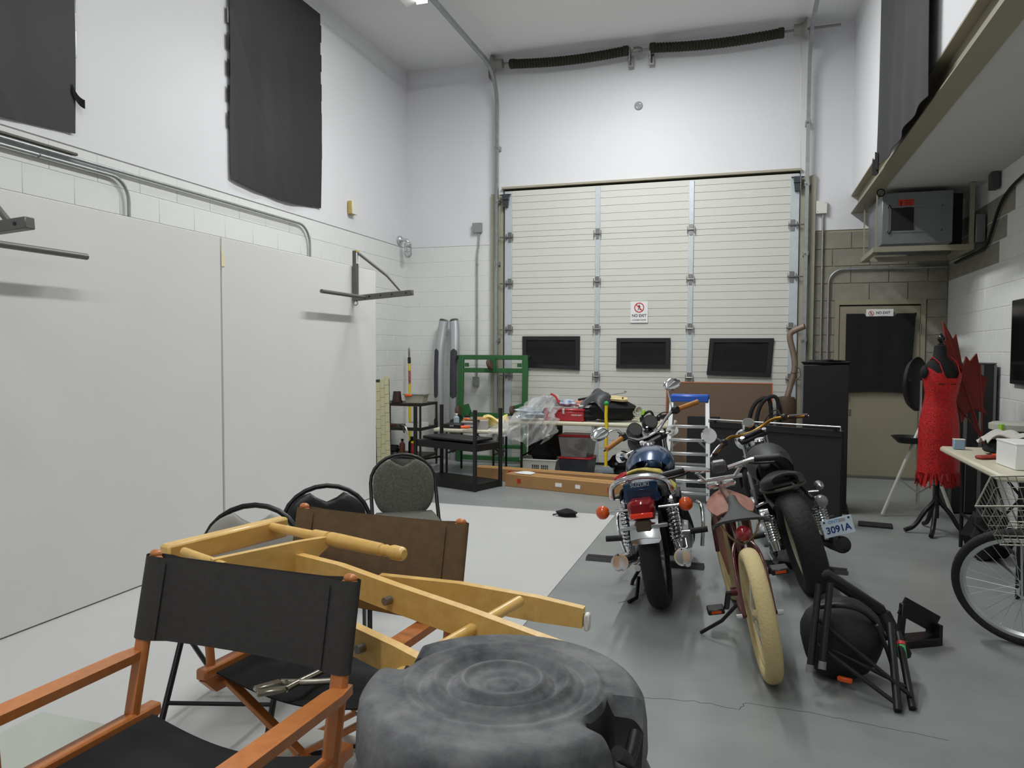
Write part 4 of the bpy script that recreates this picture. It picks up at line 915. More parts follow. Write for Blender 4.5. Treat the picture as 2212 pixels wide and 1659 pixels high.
B().sph((st[0]-.17, 0, st[2]+.06), .036, 16, 10).build('tail_reflector', redl, t)
for s in (-1, 1): B().tube(smooth([(st[0]-.12, s*.09, st[2]+.1), (st[0]-.14, s*.05, st[2]+.03), (st[0]-.06, 0, st[2]-.02)]), .005, 8).build('saddle_rail', mat('brass_rail', (150, 130, 96), .4, .7), t)
bt = mat('bicycle_tyre', (28, 28, 29), .8, bump=.4, bscale=90)
t, T, hd, st, R, wb = bicycle((1.70, 3.24, 0), 110, 4, 46, 'black bicycle with wire front basket at the right edge of the photo', .315, .05, bt, blackm, blackp, False, False)
B(T).cyl((hd[0]-.02, 0, hd[2]+.04), (hd[0]-.05, 0, hd[2]+.2), .016).build('stem', blackm, t); hx, hz = hd[0]-.05, hd[2]+.2
B(T).tube(smooth([(hx-.2, .3, hz+.06), (hx-.02, .24, hz+.06), (hx, .1, hz), (hx, -.1, hz), (hx-.02, -.24, hz+.06), (hx-.2, -.3, hz+.06)], 2), .012, 10).build('handlebar', blackm, t)
for s in (-1, 1):
    B(T).tube([(hx-.1, s*.28, hz+.06), (hx-.21, s*.302, hz+.06)], .017, 12).build('grip', blackr, t); B(T).tube(smooth([(hx-.03, s*.24, hz+.05), (hx-.0, s*.3, hz+.03), (hx-.1, s*.33, hz)]), .006, 8).build('brake_lever', alum, t)
    B(T).tube(smooth([(hx-.03, s*.22, hz+.06), (hx+.08, s*.16, hz+.12), (hx+.1, s*.05, hz-.02), (hd[0], 0, hd[2]-.1)]), .004, 6).build('brake_cable', blackr, t)
b = B(T); x0, x1, z0, z1 = hx+.05, hx+.33, hz-.25, hz-.03; wire = mat('basket_wire', (150, 150, 140), .4, .7)
def rect(z, g): return [(x0, -.17+g, z), (x1-g, -.17+g, z), (x1-g, .17-g, z), (x0, .17-g, z)]
b.tube(rect(z1, 0)+[rect(z1, 0)[0]], .005, 6).tube(rect(z0, .05)+[rect(z0, .05)[0]], .004, 6); b.build('basket_rim', wire, t)
b = B(T)
for zq in (.25, .5, .75): q = rect(z0+(z1-z0)*zq, .05*(1-zq)); b.tube(q+[q[0]], .0022, 4)
for k in range(9):
    u = k/8; b.tube([(x0+(x1-x0)*u, -.17, z1), (x0+(x1-.05-x0)*u, -.12, z0), (x0+(x1-.05-x0)*u, .12, z0), (x0+(x1-x0)*u, .17, z1)], .0022, 4)
for k in range(9):
    u = -.17+.34*k/8; b.tube([(x1, u, z1), (x1-.05, u*.7, z0), (x0, u*.7, z0), (x0, u, z1)], .0022, 4)
b.build('basket_wires', wire, t)['kind'] = 'stuff'
for s in (-1, 1): B(T).tube([(hx+.2, s*.08, z0), (wb, s*.07, R)], .005, 8).build('basket_stay', alum, t)
B(T).box((hx+.03, -.1, hz-.03), (.05, .05, .03), None, .008).build('front_reflector', redl, t)
# ---------------- back left corner and the junk tables ----------------
# tiled board
t = thing('tile_panel', 'narrow beige brick-tile panel leaning behind the end of the white flat', 'panel', (-4.02, 7.9, 0)); t.rotation_euler = (math.radians(-5), math.radians(-3), math.radians(6))
B().box((0, .008, .56), (.168, .012, 1.12)).build('panel_board', mat('tile_grout', (60, 60, 52), .8), t)
tm = mat('beige_tile', (196, 192, 156), .5, var=.05); tmesh = B().box((0, 0, 0), (.053, .008, .105), None, .0015).mesh('tile', tm)
for c in range(3):
    for r in range(10): inst('tile', tmesh, t, (-.055+.055*c, 0, .06+.108*r+(.036*c)))
# shelving unit in the corner
def shelfunit(name, lab, loc, rz, w, d, zs, h, pr, m, lip=.03):
    t = thing(name, lab, 'shelf', loc, rz)
    for z in zs:
        s = B().box((0, 0, z-.006), (w, d, .012)).build('shelf_board', m, t)
        b = B()
        for x in (-w/2, w/2): b.box((x, 0, z-lip/2), (.012, d, lip))
        for y in (-d/2, d/2): b.box((0, y, z-lip/2), (w, .012, lip))
        b.build('shelf_rim', m, t)
    for x in (-w/2, w/2):
        for y in (-d/2, d/2): B().cyl((x, y, 0), (x, y, h), pr, n=10).build('post', m, t)
    return t
shelfunit('metal_shelf', 'dark metal corner shelf holding a brown pot and a clear box', (-4.15, 8.72, 0), 0, .66, .5, (.15, .5, .80), .80, .014, mat('shelf_brown', (46, 40, 36), .5, .4))
t = thing('flower_pot', 'upturned dark brown pot on top of the corner shelf', 'pot', (-4.17, 8.55, .806)); pm = mat('brown_pot', (52, 30, 26), .5)
B().lathe([(0, .14), (.046, .14), (.06, .025), (.064, .025), (.064, 0), (0, 0)], 22).build('pot_body', pm, t); B().lathe([(.064, .0), (.07, .0), (.07, .025), (.064, .025)], 22, cap=False).build('pot_rim', pm, t)
t = thing('clear_storage_box', 'small clear storage box with orange clip on top of the corner shelf', 'storage box', (-3.93, 8.6, .806))
clr = mat('clear_plastic', (225, 226, 222), .15, trans=.75); clr2 = mat('frosted_plastic', (196, 190, 178), .3, trans=.35)
B().prism([(-.11, 0), (.11, 0), (.135, .1), (-.135, .1)], -.07, .07, RX(90)).build('box_body', clr2, t); B().box((0, 0, .106), (.3, .18, .012), None, .004).build('box_lid', clr, t); B().box((-.07, -.085, .095), (.09, .02, .03), None, .006).build('orange_clip', orangep, t)
def blob(c, r, seed, k=5, a=.18):
    rnd = random.Random(seed); b = B().sph((0, 0, 0), 1, 20, 12); ph = [rnd.uniform(0, 6.28) for _ in range(9)]; out = []
    for v in b.v:
        x, y, z = v; f = 1+a*(math.sin(k*x+ph[0])*math.cos(k*y+ph[1])+.6*math.sin(1.7*k*z+ph[2])+.5*math.sin(2.3*k*y+ph[3]))
        zz = z*f*r[2]; out.append((c[0]+x*f*r[0], c[1]+y*f*r[1], max(c[2]+zz, c[2]-r[2]*.9)))
    b.v = out; return b
def bottle(loc, r, h, m, capm, lab, name='bottle', neck=.4, grp=None):
    t = thing(name, lab, 'bottle', loc, 0, grp)
    B().lathe([(0, 0), (r, 0), (r, h*.68), (r*neck, h*.82), (r*neck, h*.9), (0, h*.9)], 16).build('bottle_body', m, t); B().lathe([(0, h*.88), (r*neck*1.25, h*.88), (r*neck*1.25, h), (0, h)], 14).build('cap', capm, t); return t
def jar(loc, r, h, m, capm, lab, grp=None):
    t = thing('jar', lab, 'jar', loc, 0, grp); B().lathe([(0, 0), (r, 0), (r, h*.8), (r*.85, h*.84), (0, h*.84)], 18).build('jar_body', m, t); B().lathe([(0, h*.83), (r*.95, h*.83), (r*.95, h), (0, h)], 18).build('lid', capm, t); return t
amberb = mat('amber_plastic', (96, 44, 22), .35)
bottle((-4.1, 8.55, .156), .035, .2, amberb, blackp, 'brown bottle on the lowest tier of the corner shelf')
bottle((-3.93, 8.53, .156), .04, .18, redp, yellowp, 'red bottle with yellow cap on the lowest corner shelf tier', neck=.8)
bottle((-4.02, 8.66, .156), .045, .22, blackp, blackp, 'black bottle at the back of the lowest corner shelf tier')
t = thing('power_tool', 'black power tool lying on the lowest corner shelf tier', 'tool', (-4.24, 8.6, .156))
B().box((0, 0, .07), (.14, .08, .09), None, .02).build('motor_housing', blackp, t); B().box((.03, 0, .02), (.05, .05, .04), None, .008).build('base_block', greyp, t); B().cyl((.07, 0, .08), (.12, 0, .08), .018).build('chuck', steel, t)
t = thing('white_tray', 'white plastic tray on the middle tier of the corner shelf', 'tray', (-3.92, 8.6, .506)); B().box((0, 0, .006), (.2, .22, .012)).build('tray_base', whitep, t)
for x in (-.1, .1): B().box((x, 0, .03), (.008, .22, .05)).build('tray_side', whitep, t)
for y in (-.11, .11): B().box((0, y, .03), (.2, .008, .05)).build('tray_side', whitep, t)
t = thing('hand_tool', 'chrome clamp tool hanging over the middle corner shelf tier', 'tool', (-4.04, 8.46, .512))
B().tube(smooth([(-.05, .06, .01), (0, 0, .015), (.05, -.05, .02), (.09, -.06, -.08)]), .012, 8).build('tool_handle', chrome, t); B().tube(smooth([(-.06, .03, .012), (.0, -.03, .012), (.04, -.06, -.06)]), .01, 8).build('tool_jaw', blackp, t)
t = thing('red_file', 'dark red flat tool on the left of the middle corner shelf tier', 'tool', (-4.3, 8.6, .506)); B().box((0, 0, .012), (.2, .05, .02), None, .006).build('tool_body', mat('dull_red', (110, 44, 40), .6), t); B().cyl((.1, 0, .012), (.14, 0, .012), .009).build('tool_tip', steel, t)
# yellow extension pole
t = thing('extension_pole', 'yellow extension pole with black tip leaning in the back left corner', 'pole', (-4.38, 9.38, 0))
B().tube([(0, 0, 0), (-.035, .05, 1.28)], .016, 10).build('pole_shaft', yellowp, t); B().tube([(-.027, .04, 1.0), (-.031, .045, 1.18)], .0175, 10).build('pole_label', mat('label_redwhite', (200, 120, 110), .5, rgb2=(120, 20, 30), scale=30), t)
B().tube([(-.035, .05, 1.28), (-.038, .053, 1.36)], .022, 10).build('locking_collar', mat('dark_purple', (36, 30, 44), .5), t); B().tube([(-.038, .053, 1.36), (-.041, .056, 1.42), (-.042, .057, 1.47), (-.043, .058, 1.5)], [.012, .014, .014, .005], 10).build('threaded_tip', steel, t)
# truck side steps
silver = mat('silver_paint', (182, 184, 188), .35, .5)
def sidestep(x, kn, lab):
    t = thing('side_step_bar', lab, 'side step', (x, 9.4, 0), 0, 'silver side step bars leaning on the back wall')
    n = 16; path = [(0, 0, 0), (0, .0, .2), (0, .0, .6), (-kn*.004, .0, 1.0), (-kn*.004, .01, 1.3), (0, .03, 1.5), (kn*.018, .07, 1.72), (kn*.035, .09, 1.86)]
    P = smooth(path, 2); b = B(); vs = []; fs = []
    for i, p in enumerate(P):
        tt = (P[min(i+1, len(P)-1)]-P[max(0, i-1)]).normalized(); u = V(1, 0, 0); u = (u-tt*u.dot(tt)).normalized(); w = tt.cross(u)
        for j in range(n): a = 2*PI*j/n; vs.append(p+u*.066*math.cos(a)+w*.05*math.sin(a))
    for i in range(len(P)-1):
        for j in range(n): fs.append((i*n+j, i*n+(j+1) % n, (i+1)*n+(j+1) % n, (i+1)*n+j))
    fs += [tuple(range(n-1, -1, -1)), tuple((len(P)-1)*n+j for j in range(n))]
    b.add(vs, fs).build('step_tube', silver, t)
    e = P[-1]; B().lathe([(0, .012), (.055, .01), (.064, 0), (.064, -.02)], 16, TR(*e) @ RY(kn*10) @ RX(-14) @ Matrix.Diagonal((1, .8, 1, 1))).build('end_cap', mat('cap_dark', (70, 70, 64), .5), t)
    for z0, z1 in ((.82, 1.48), (.1, .55)):
        def pad(u, v):
            z = z0+(z1-z0)*v; e = min(v, 1-v)*(z1-z0); w = .047*(math.sqrt(max(0, 1-((.05-e)/.05)**2)) if e < .05 else 1)+.001
            xo = (-.03 if kn > 0 else .0); x_ = xo+(2*u-1)*w*(1 if kn < 0 else .8); k = min(1, abs(x_)/.066)
            return (x_-kn*.004, -.05*math.sqrt(1-k*k)-.005+.024*max(0, (z-1.15)/.3), z)
        B().grid(pad, 8, 26, .006).build('tread_pad', mat('tread_grey', (62, 63, 66), .8, bump=.5, bscale=150), t)
    return t
sidestep(-3.965, 1, 'left silver side step bar with dark tread pad leaning on the back wall')
sidestep(-3.75, -1, 'right silver side step bar with dark tread pad beside the green frame')
# green dolly frame on end
grn = mat('green_paint', (38, 92, 46), .5, var=.1, scale=10); rust = mat('rusty_caster', (84, 62, 50), .7, var=.2, scale=30)
t = thing('steel_dolly', 'green steel dolly frame standing on end against the garage door', 'dolly', (-3.185, 9.28, 0)); t.rotation_euler = (math.radians(-3), 0, 0)
for x in (-.44, .44): B().box((x, 0, .7), (.07, .05, 1.4), None, .004).build('side_rail', grn, t)
for z, hgt in ((1.37, .06), (1.2, .06), (.62, .06), (.06, .06), (.22, .05)): B().box((0, 0, z), (.82, .045, hgt), None, .004).build('cross_rail', grn, t)
for x in (-.46, .46): B().box((x*1.06, 0, 1.37), (.04, .05, .05), None, .006).build('corner_bolt', blackm, t)
for x in (-.36, .36): B().box((x, -.01, 1.27), (.05, .03, .05)).build('gusset', grn, t)
for x, z, q in ((0, 1.27, 0), (-.38, .66, 1), (.36, .68, 2)):
    c = B().prism([(-.09, -.05), (.06, -.09), (.1, 0), (.06, .1), (-.09, .06)] if q else [(-.05, -.09), (.05, -.09), (.05, .09), (-.05, .09)], -.02, .02, TR(x, -.03, z) @ RX(90)).build('caster_plate', grn, t)
    B().lathe([(.02, -.025), (.06, -.025), (.07, -.015), (.07, .015), (.06, .025), (.02, .025)], 22, TR(x-.05 if q else x-.01, -.1, z) @ RY(70 if not q else 80) @ RZ(0)).build('caster_wheel', rust, c)
# black plastic shelf with legs up
bs = mat('black_shelf_plastic', (17, 17, 18), .5)
t = shelfunit('plastic_shelf', 'black two-tier plastic shelf with bare posts, standing on the grey floor', (-3.0, 7.62, 0), -20, .85, .42, (.07, .48), .84, .022, bs, .07)
B().box((.0, .0, .51), (.72, .34, .03), None, .008).build('stacked_shelf_board', bs, t)
for x in (-.425,): B().bar((x, -.2, .25), (x, .2, .25), .02, .02).build('side_brace', bs, t)
# folding tables
def ftable(name, lab, x0, x1, y0, y1, z, m=creamp):
    t = thing('folding_table', lab, 'table', ((x0+x1)/2, (y0+y1)/2, 0)); w, d = x1-x0, y1-y0
    B().box((0, 0, z-.022), (w, d, .044), None, .014).build('table_top', m, t)
    for s in (-1, 1):
        x = s*(w/2-.14)
        for y in (-d/2+.08, d/2-.08): B().cyl((x, y, 0), (x, y, z-.04), .014, n=10).build('leg', blackm, t)
        B().cyl((x, -d/2+.08, .25), (x, d/2-.08, .25), .01).build('leg_brace', blackm, t)
        B().cyl((x, 0, .25), (x-s*.35, 0, z-.05), .009).build('diagonal_brace', blackm, t)
    return t
ftable('t', 'longer cream folding table in front of the garage door with the red toolbox', -2.62, -.78, 8.22, 8.86, .665)
ftable('t', 'lower cream folding table left of the toolbox table, covered in small parts', -3.52, -2.66, 8.16, 8.8, .545)
Z1, Z2 = .667, .547
t = thing('toolbox', 'red metal toolbox with silver latch on the long folding table', 'toolbox', (-1.98, 8.36, Z1))
rm = mat('toolbox_red', (164, 28, 38), .35, coat=.3); B().box((0, 0, .055), (.46, .2, .11), None, .008).build('box_body', rm, t); B().box((0, 0, .125), (.465, .205, .03), None, .008).build('box_lid', rm, t)
B().box((0, -.106, .11), (.03, .012, .06), None, .004).build('latch', alum, t); B().tube([(-.08, 0, .14), (-.07, 0, .16), (.07, 0, .16), (.08, 0, .14)], .006, 8).build('handle', alum, t); text('box_lettering', 'MASTERCRAFT', .018, signw, TR(.15, -.1012, .07) @ RX(90), t, bold=True)
blob((-1.96, 8.38, .86), (.09, .07, .04), 3, 4, .2).build('work_glove', mat('blue_glove', (44, 92, 150), .8, rgb2=(210, 212, 215), scale=14), None, label='blue and white work glove lying on the red toolbox', cat='glove')
blob((-2.09, 8.4, .86), (.07, .06, .04), 5, 4, .2).build('work_glove', mat('black_glove', (28, 28, 32), .8, rgb2=(70, 80, 90), scale=12), None, label='black work glove lying on the left of the red toolbox', cat='glove')
blob((-1.85, 8.42, .855), (.06, .05, .035), 7, 4, .2).build('work_rag', mat('orange_rag', (200, 90, 50), .8, rgb2=(214, 206, 196), scale=10), None, label='orange and white rag on the right of the red toolbox', cat='rag')
blob((-1.48, 8.45, .79), (.3, .17, .125), 11, 4, .13).build('duffel_bag', blackc, None, label='black cloth bag slumped on the long folding table', cat='bag')
blob((-1.72, 8.4, .74), (.12, .12, .075), 12, 4, .15).build('camera_pouch', blackc, None, label='small black pouch between the toolbox and the black bag', cat='bag')
B().box((-1.74, 8.4, .835), (.18, .16, .03), RZ(12) @ RX(4), .004).build('notepad', signw, None, label='white pad lying on the small black pouch', cat='notepad')
t = thing('rain_hood', 'grey-black vinyl hood draped on top of the black bag', 'hood', (-1.63, 8.42, .9))
B().grid(lambda u, v: (-.1+.24*u+.03*math.sin(v*6)-.08*v*(1-u), .06-.22*v+.05*math.sin(u*5), .12*math.sin(PI*u)**.6-.15*v*v+.02*math.sin(7*u+4*v)), 16, 16, .006).build('hood_cloth', mat('grey_vinyl', (58, 60, 64), .5, bump=.4, bscale=25), t); B().cyl((-.22, .02, -.0), (-.06, -.02, .03), .014).build('hood_strap', blackp, t)
t = thing('wood_offcut', 'pale wooden offcut lying on the black bag', 'wood piece', (-1.43, 8.38, .915)); B().prism([(-.12, -.02), (.1, -.05), (.16, -.035), (.14, .02), (-.04, .05), (-.12, .06)], 0, .025, RZ(-4) @ RX(25)).build('board', mat('pale_ply', (206, 190, 140), .7), t); B().cyl((.1, -.04, .0), (.1, -.045, .03), .008).build('knot', amberb, t)
B().tube(smooth([(-1.55, 8.36, .95), (-1.42, 8.36, .975), (-1.31, 8.36, .99), (-1.29, 8.36, 1.01), (-1.32, 8.36, 1.01)]), .004, 6).build('wire_hook', steel, None, label='thin wire hook sticking up from the wooden offcut', cat='wire')
t = thing('coiled_cable', 'pale coiled cable with green plug on the right of the black bag', 'cable', (-1.2, 8.42, .72))
for k in range(4): B().ring((.01*k, 0, .02+.018*k), .055-.004*k, .008, RX(70+8*k) @ RY(15*k), 20, 6).build('cable_loop', mat('pale_cable', (176, 176, 158), .5), t)
B().box((.09, -.02, .06), (.03, .03, .06), RY(20), .006).build('green_plug', mat('lime_green', (150, 200, 50), .5), t)
t = thing('bike_rack_bracket', 'black metal bracket with pedal at the right end of the long table', 'bracket', (-1.03, 8.42, Z1))
B().bar((-.12, 0, .03), (.1, 0, .045), .05, .05, bev=.006).build('bracket_body', blackm, t); B().tube(smooth([(-.1, 0, .06), (-.05, 0, .11), (.0, 0, .13), (.03, 0, .06)]), .014, 8).build('bracket_loop', blackm, t); B().box((.13, 0, .07), (.07, .05, .055), None, .008).build('bracket_pad', blackp, t)
# small parts on the lower table
jar((-3.06, 8.5, Z2), .045, .1, clr, alum, 'squat glass jar on the lower table below the green frame', 'glass jars on the lower table')
jar((-2.93, 8.5, Z2), .05, .1, clr, alum, 'wide glass jar in the middle of the lower table', 'glass jars on the lower table')
jar((-3.22, 8.5, Z2), .04, .13, clr, blackp, 'glass jar with black lid on the left of the lower table', 'glass jars on the lower table')
bottle((-3.36, 8.5, Z2), .035, .15, mat('pale_blue', (150, 170, 180), .4), whitep, 'pale bottle at the left end of the lower table')
t = thing('folded_yellow_bag', 'yellow plastic bag lying on the lower table', 'bag', (-2.84, 8.42, Z2)); B().grid(lambda u, v: (-.13+.26*u, -.08+.16*v, .1+.035*math.sin(5*u+3*v)+.03*math.sin(9*v)), 12, 8, .05).build('bag_sheet', mat('yellow_film', (222, 196, 40), .35, rgb2=(232, 226, 196), scale=6), t)
t = thing('small_carton', 'small open cardboard carton on the lower table', 'box', (-2.95, 8.24, Z2), 12); cb = mat('cardboard', (166, 126, 82), .85, var=.05, scale=6); B().box((0, 0, .05), (.16, .12, .1)).build('carton_body', mat('grey_card', (168, 162, 160), .8), t); B().bar((-.09, -.06, .1), (-.09, -.12, .12), .17, .004).build('carton_flap', cb, t); B().bar((0, .06, .1), (0, .13, .13), .16, .004).build('carton_flap', cb, t)
t = thing('screwdriver', 'orange handled screwdriver on the lower table', 'screwdriver', (-3.14, 8.24, Z2), 25); B().tube([(-.06, 0, .018), (.03, 0, .018), (.05, 0, .018)], [.016, .018, .009], 10).build('handle', orangep, t); B().cyl((.05, 0, .018), (.14, 0, .018), .005).build('blade', steel, t)
blob((-3.15, 8.36, .585), (.1, .07, .045), 21, 5, .2).build('tool_bag', mat('grey_film', (150, 146, 146), .4), None, label='crumpled grey bag on the lower table behind the orange screwdriver', cat='bag')
t = thing('flat_black_case', 'flat black case on the left half of the lower table', 'case', (-3.3, 8.3, Z2)); B().box((0, 0, .025), (.22, .2, .05), None, .008).build('case_body', blackp, t); B().box((0, -.102, .03), (.05, .008, .02)).build('case_latch', greyp, t)
t = thing('orange_tape_roll', 'orange roll standing on the lower table', 'tape', (-3.2, 8.42, .6)); B().ring((0, 0, .0), .045, .012, RX(80), 20, 8).build('tape_ring', orangep, t); B().box((0, .02, -.045), (.06, .03, .015)).build('tape_tail', orangep, t)
# transparent plastic bag spilling over both tables
t = thing('plastic_bag', 'large crumpled clear plastic bag spilling over the table edge', 'bag', (-2.42, 8.22, .45))
def fn(u, v):
    a = 2*PI*u; pk = (.27, .02); rr = (1-v)**.75; cx = pk[0]*v*1.0+.0; w = .36*rr+.02
    cr = .035*math.sin(7*a+9*v)+.03*math.sin(13*a-11*v+1)+.022*math.sin(23*a+17*v)
    x = cx-.06*(1-v)+(w+cr)*math.cos(a); y = .04*v-.01+(.17*rr+cr*.6)*math.sin(a)
    return (x, y, .02+.46*v+.05*math.sin(3*a+2)*(1-v)+cr*.5)
B().grid(fn, 84, 40).build('bag_film', mat('clear_film', (240, 242, 244), .12, alpha=.22, spec=1.), t, 20)
B().tube(smooth([(.3, .02, .52), (.36, .0, .5), (.4, -.02, .42)]), .012, 8).build('red_drawstring', mat('drawstring_red', (176, 20, 32), .5), t)
b = blob((.05, .06, .29), (.16, .1, .06), 31, 6, .3); b.build('bag_contents', mat('bag_items', (110, 140, 170), .4, rgb2=(190, 194, 200), scale=20), t)
# long cardboard boxes
def carton(x0, y0, x1, y1, d, h, lab, extra):
    L = math.hypot(x1-x0, y1-y0); a = math.degrees(math.atan2(y1-y0, x1-x0)); t = thing('cardboard_box', lab, 'box', ((x0+x1)/2, (y0+y1)/2, 0), a)
    B().box((0, d/2, h/2), (L, d, h), None, .004).build('box_body', cb, t); B().box((0, d/2, h+.002), (L*.995, .05, .003)).build('packing_tape', mat('packing_tape', (190, 146, 90), .4), t)
    for k, (u, z, w_, h_, m) in enumerate(extra): B().box((-L/2+u*L, -.0015, z), (w_, .002, h_)).build('box_label' if m is signw else 'red_print', m, t)
    return t
rp = mat('red_print', (172, 48, 44), .8)
carton(-2.48, 7.70, -.85, 7.345, .2, .135, 'long brown cardboard box lying in front, with white labels', [(.38, .07, .075, .04, signw), (.51, .07, .055, .04, signw), (.10, .07, .045, .045, rp), (.72, .07, .05, .045, rp)])
carton(-2.95, 8.02, -.95, 7.80, .16, .14, 'long brown cardboard box lying behind the labelled one', [(.22, .1, .05, .05, rp)])
t = thing('paper_sheet', 'white paper sheet lying on the front cardboard box', 'paper', (-2.28, 7.76, .139), -12); B().grid(lambda u, v: (-.1+.2*u, -.06+.12*v, .004+.012*math.sin(3*u)*v), 6, 4, .001).build('sheet', signw, t); B().box((0, 0, .006), (.05, .02, .001)).build('sheet_mark', greyp, t)
# laundry basket, totes, pole
t = thing('laundry_basket', 'white plastic laundry basket holding black gear under the long table', 'basket', (-2.3, 8.52, 0))
def bk(z): k = z/.2; return .17+.045*k, .12+.035*k
zs = [0, .05, .12, .185, .2]
vs = []; fs = []
for z in zs:
    a, c = bk(z); vs += [(-a, -c, z), (a, -c, z), (a, c, z), (-a, c, z)]
for i in range(len(zs)-1):
    for j in range(4): fs.append((i*4+j, i*4+(j+1) % 4, (i+1)*4+(j+1) % 4, (i+1)*4+j))
fs.append((3, 2, 1, 0)); B().add(vs, fs).build('basket_body', whitep, t, 20)
b = B(); a, c = bk(.2); b.tube([(-a, -c, .2), (a, -c, .2), (a, c, .2), (-a, c, .2)], .01, 8, True).build('basket_rim', whitep, t)
for gx in (-.07, .04):
    for i in range(4):
        for j in range(3): B().box((gx+.022*i, -bk(.06+.035*j)[1]-.001, .06+.035*j), (.012, .006, .028)).build('slot', blackp, t)
blob((-2.28, 8.54, .24), (.15, .1, .13), 41, 4, .1).build('black_gear_bag', blackc, None, label='black gear bag piled in the white laundry basket', cat='bag')
tote = mat('clear_tote', (150, 152, 158), .2, trans=.55); tote2 = mat('smoky_tote', (70, 74, 84), .25, trans=.4)
def totebox(z, m, lab, fill):
    t = thing('storage_tote', lab, 'storage box', (-1.87, 8.52, z), 0, 'red lidded storage totes stacked under the table')
    B().lathe([(.22, 0), (.262, .225)], 4, RZ(45) @ Matrix.Diagonal((1, .8, 1, 1)), cap=True).build('tote_body', m, t, 20)
    B().box((0, 0, .237), (.395, .32, .026), None, .01).build('tote_lid', mat('tote_red', (170, 30, 40), .4), t)
    for k in range(6): blob((random.uniform(-.1, .1), random.uniform(-.08, .08), .03+.03*k), (.05, .045, .03), 50+k, 4, .2).build('tote_content', fill, t)
    return t
totebox(0, tote2, 'lower smoky storage tote with red lid under the long table', mat('dark_stuff', (40, 42, 48), .6))
totebox(.252, tote, 'upper clear storage tote with red lid under the long table', mat('mixed_stuff', (110, 96, 96), .5, rgb2=(60, 56, 60), scale=20))
t = thing('steering_club', 'yellow pole with green knob and silver foot standing before the table', 'pole', (-1.475, 8.14, .0))
B().tube([(0, 0, .17), (.0, .0, .5), (.006, .0, .6), (-.004, 0, .74), (.0, 0, .87)], .018, 12).build('pole_shaft', yellowp, t); B().sph((0, 0, .885), (.028, .028, .026), 14, 8).build('green_knob', mat('green_knob', (40, 150, 70), .4), t)
B().prism([(-.09, 0), (.09, 0), (.08, .04), (.03, .07), (-.03, .07), (-.08, .04)], -.02, .02, TR(0, 0, .13) @ RX(90)).build('silver_foot', mat('foot_blue', (170, 190, 205), .3, .6), t); B().box((0, 0, .065), (.06, .06, .13)).build('foot_block', blackp, t)
t = thing('engine_parts', 'dark oily engine parts heaped under the right of the long table', 'engine parts', (-1.3, 8.5, 0))
b1 = blob((0, 0, .14), (.19, .16, .15), 61, 6, .2); b1.build('oily_block', engb, t)
rr = random.Random(5)
for k in range(10): x, z = rr.uniform(-.14, .14), rr.uniform(.06, .24); B().lathe([(0, 0), (.016, 0), (.016, .02), (0, .02)], 8, TR(x, -.15+.03*rr.random(), z) @ RX(90)).build('bolt', engs, t)
blob((-.93, 8.5, .24), (.12, .16, .24), 63, 4, .1).build('covered_heap', mat('dark_cover', (40, 36, 44), .8), None, label='dark cloth covered heap under the right end of the long table', cat='heap')
B().box((-2.36, 8.9, .33), (.42, .03, .62), RX(-6)).build('dark_board', mat('dark_brown_board', (40, 34, 28), .7), None, label='dark board leaning under the long table beside the dolly', cat='board')
# pouch on the white floor
t = thing('black_pouch', 'small black cloth pouch lying on the white floor', 'pouch', (-1.5, 6.42, .004)); b = blob((0, 0, .03), (.085, .05, .034), 71, 4, .2); b.build('pouch_body', blackc, t); B().tube(smooth([(-.08, 0, .02), (-.12, -.02, .01), (-.13, .01, .008), (-.1, .02, .01)]), .005, 6).build('pouch_cord', blackp, t)
# ---------------- middle and right ----------------
t = thing('cork_board', 'brown board with orange edge leaning against the garage door', 'board', (-.35, 9.18, 0)); t.rotation_euler = (math.radians(-9), 0, 0)
B().box((0, 0, .545), (1.2, .02, 1.09)).build('board_panel', mat('brown_board', (104, 84, 68), .85, var=.06, scale=60), t)
B().box((0, 0, 1.094), (1.22, .026, .012)).build('edge_trim', mat('edge_orange', (176, 96, 60), .6), t)
for x in (-.605, .605): B().box((x, 0, .545), (.012, .026, 1.09)).build('edge_trim', MATS['edge_orange'], t)
# stepladder
t = thing('step_ladder', 'aluminium stepladder with blue top standing behind the blue motorcycle', 'ladder', (-.56, 7.42, 0)); lb = mat('ladder_blue', (36, 84, 176), .4)
for s in (-1, 1):
    B().bar((s*.205, 0, 0), (s*.17, .24, .98), .045, .045, up=(1, 0, 0), bev=.004).build('front_rail', alum, t)
    B().bar((s*.2, .62, 0), (s*.165, .3, .97), .035, .02, up=(1, 0, 0), bev=.003).build('rear_rail', alum, t)
    B().box((s*.205, 0, .012), (.05, .06, .025), None, .004).build('foot_pad', blackr, t)
    B().bar((s*.17, .2, .5), (s*.09, .15, .58), .012, .02).build('rail_brace', alum, t)
for k, z in enumerate((.09, .2, .325, .455, .585, .715)):
    u = z/.98; B().box((0, .24*u, z), (.41-.07*u, .075, .025), None, .003).build('step', alum, t)
B().bar((-.2, .5, .3), (.2, .5, .3), .02, .02).build('rear_cross_bar', alum, t)
B().box((0, .27, 1.0), (.37, .16, .05), None, .012).build('ladder_top', lb, t); B().box((0, .195, .985), (.36, .02, .06), None, .006).build('top_apron', lb, t)
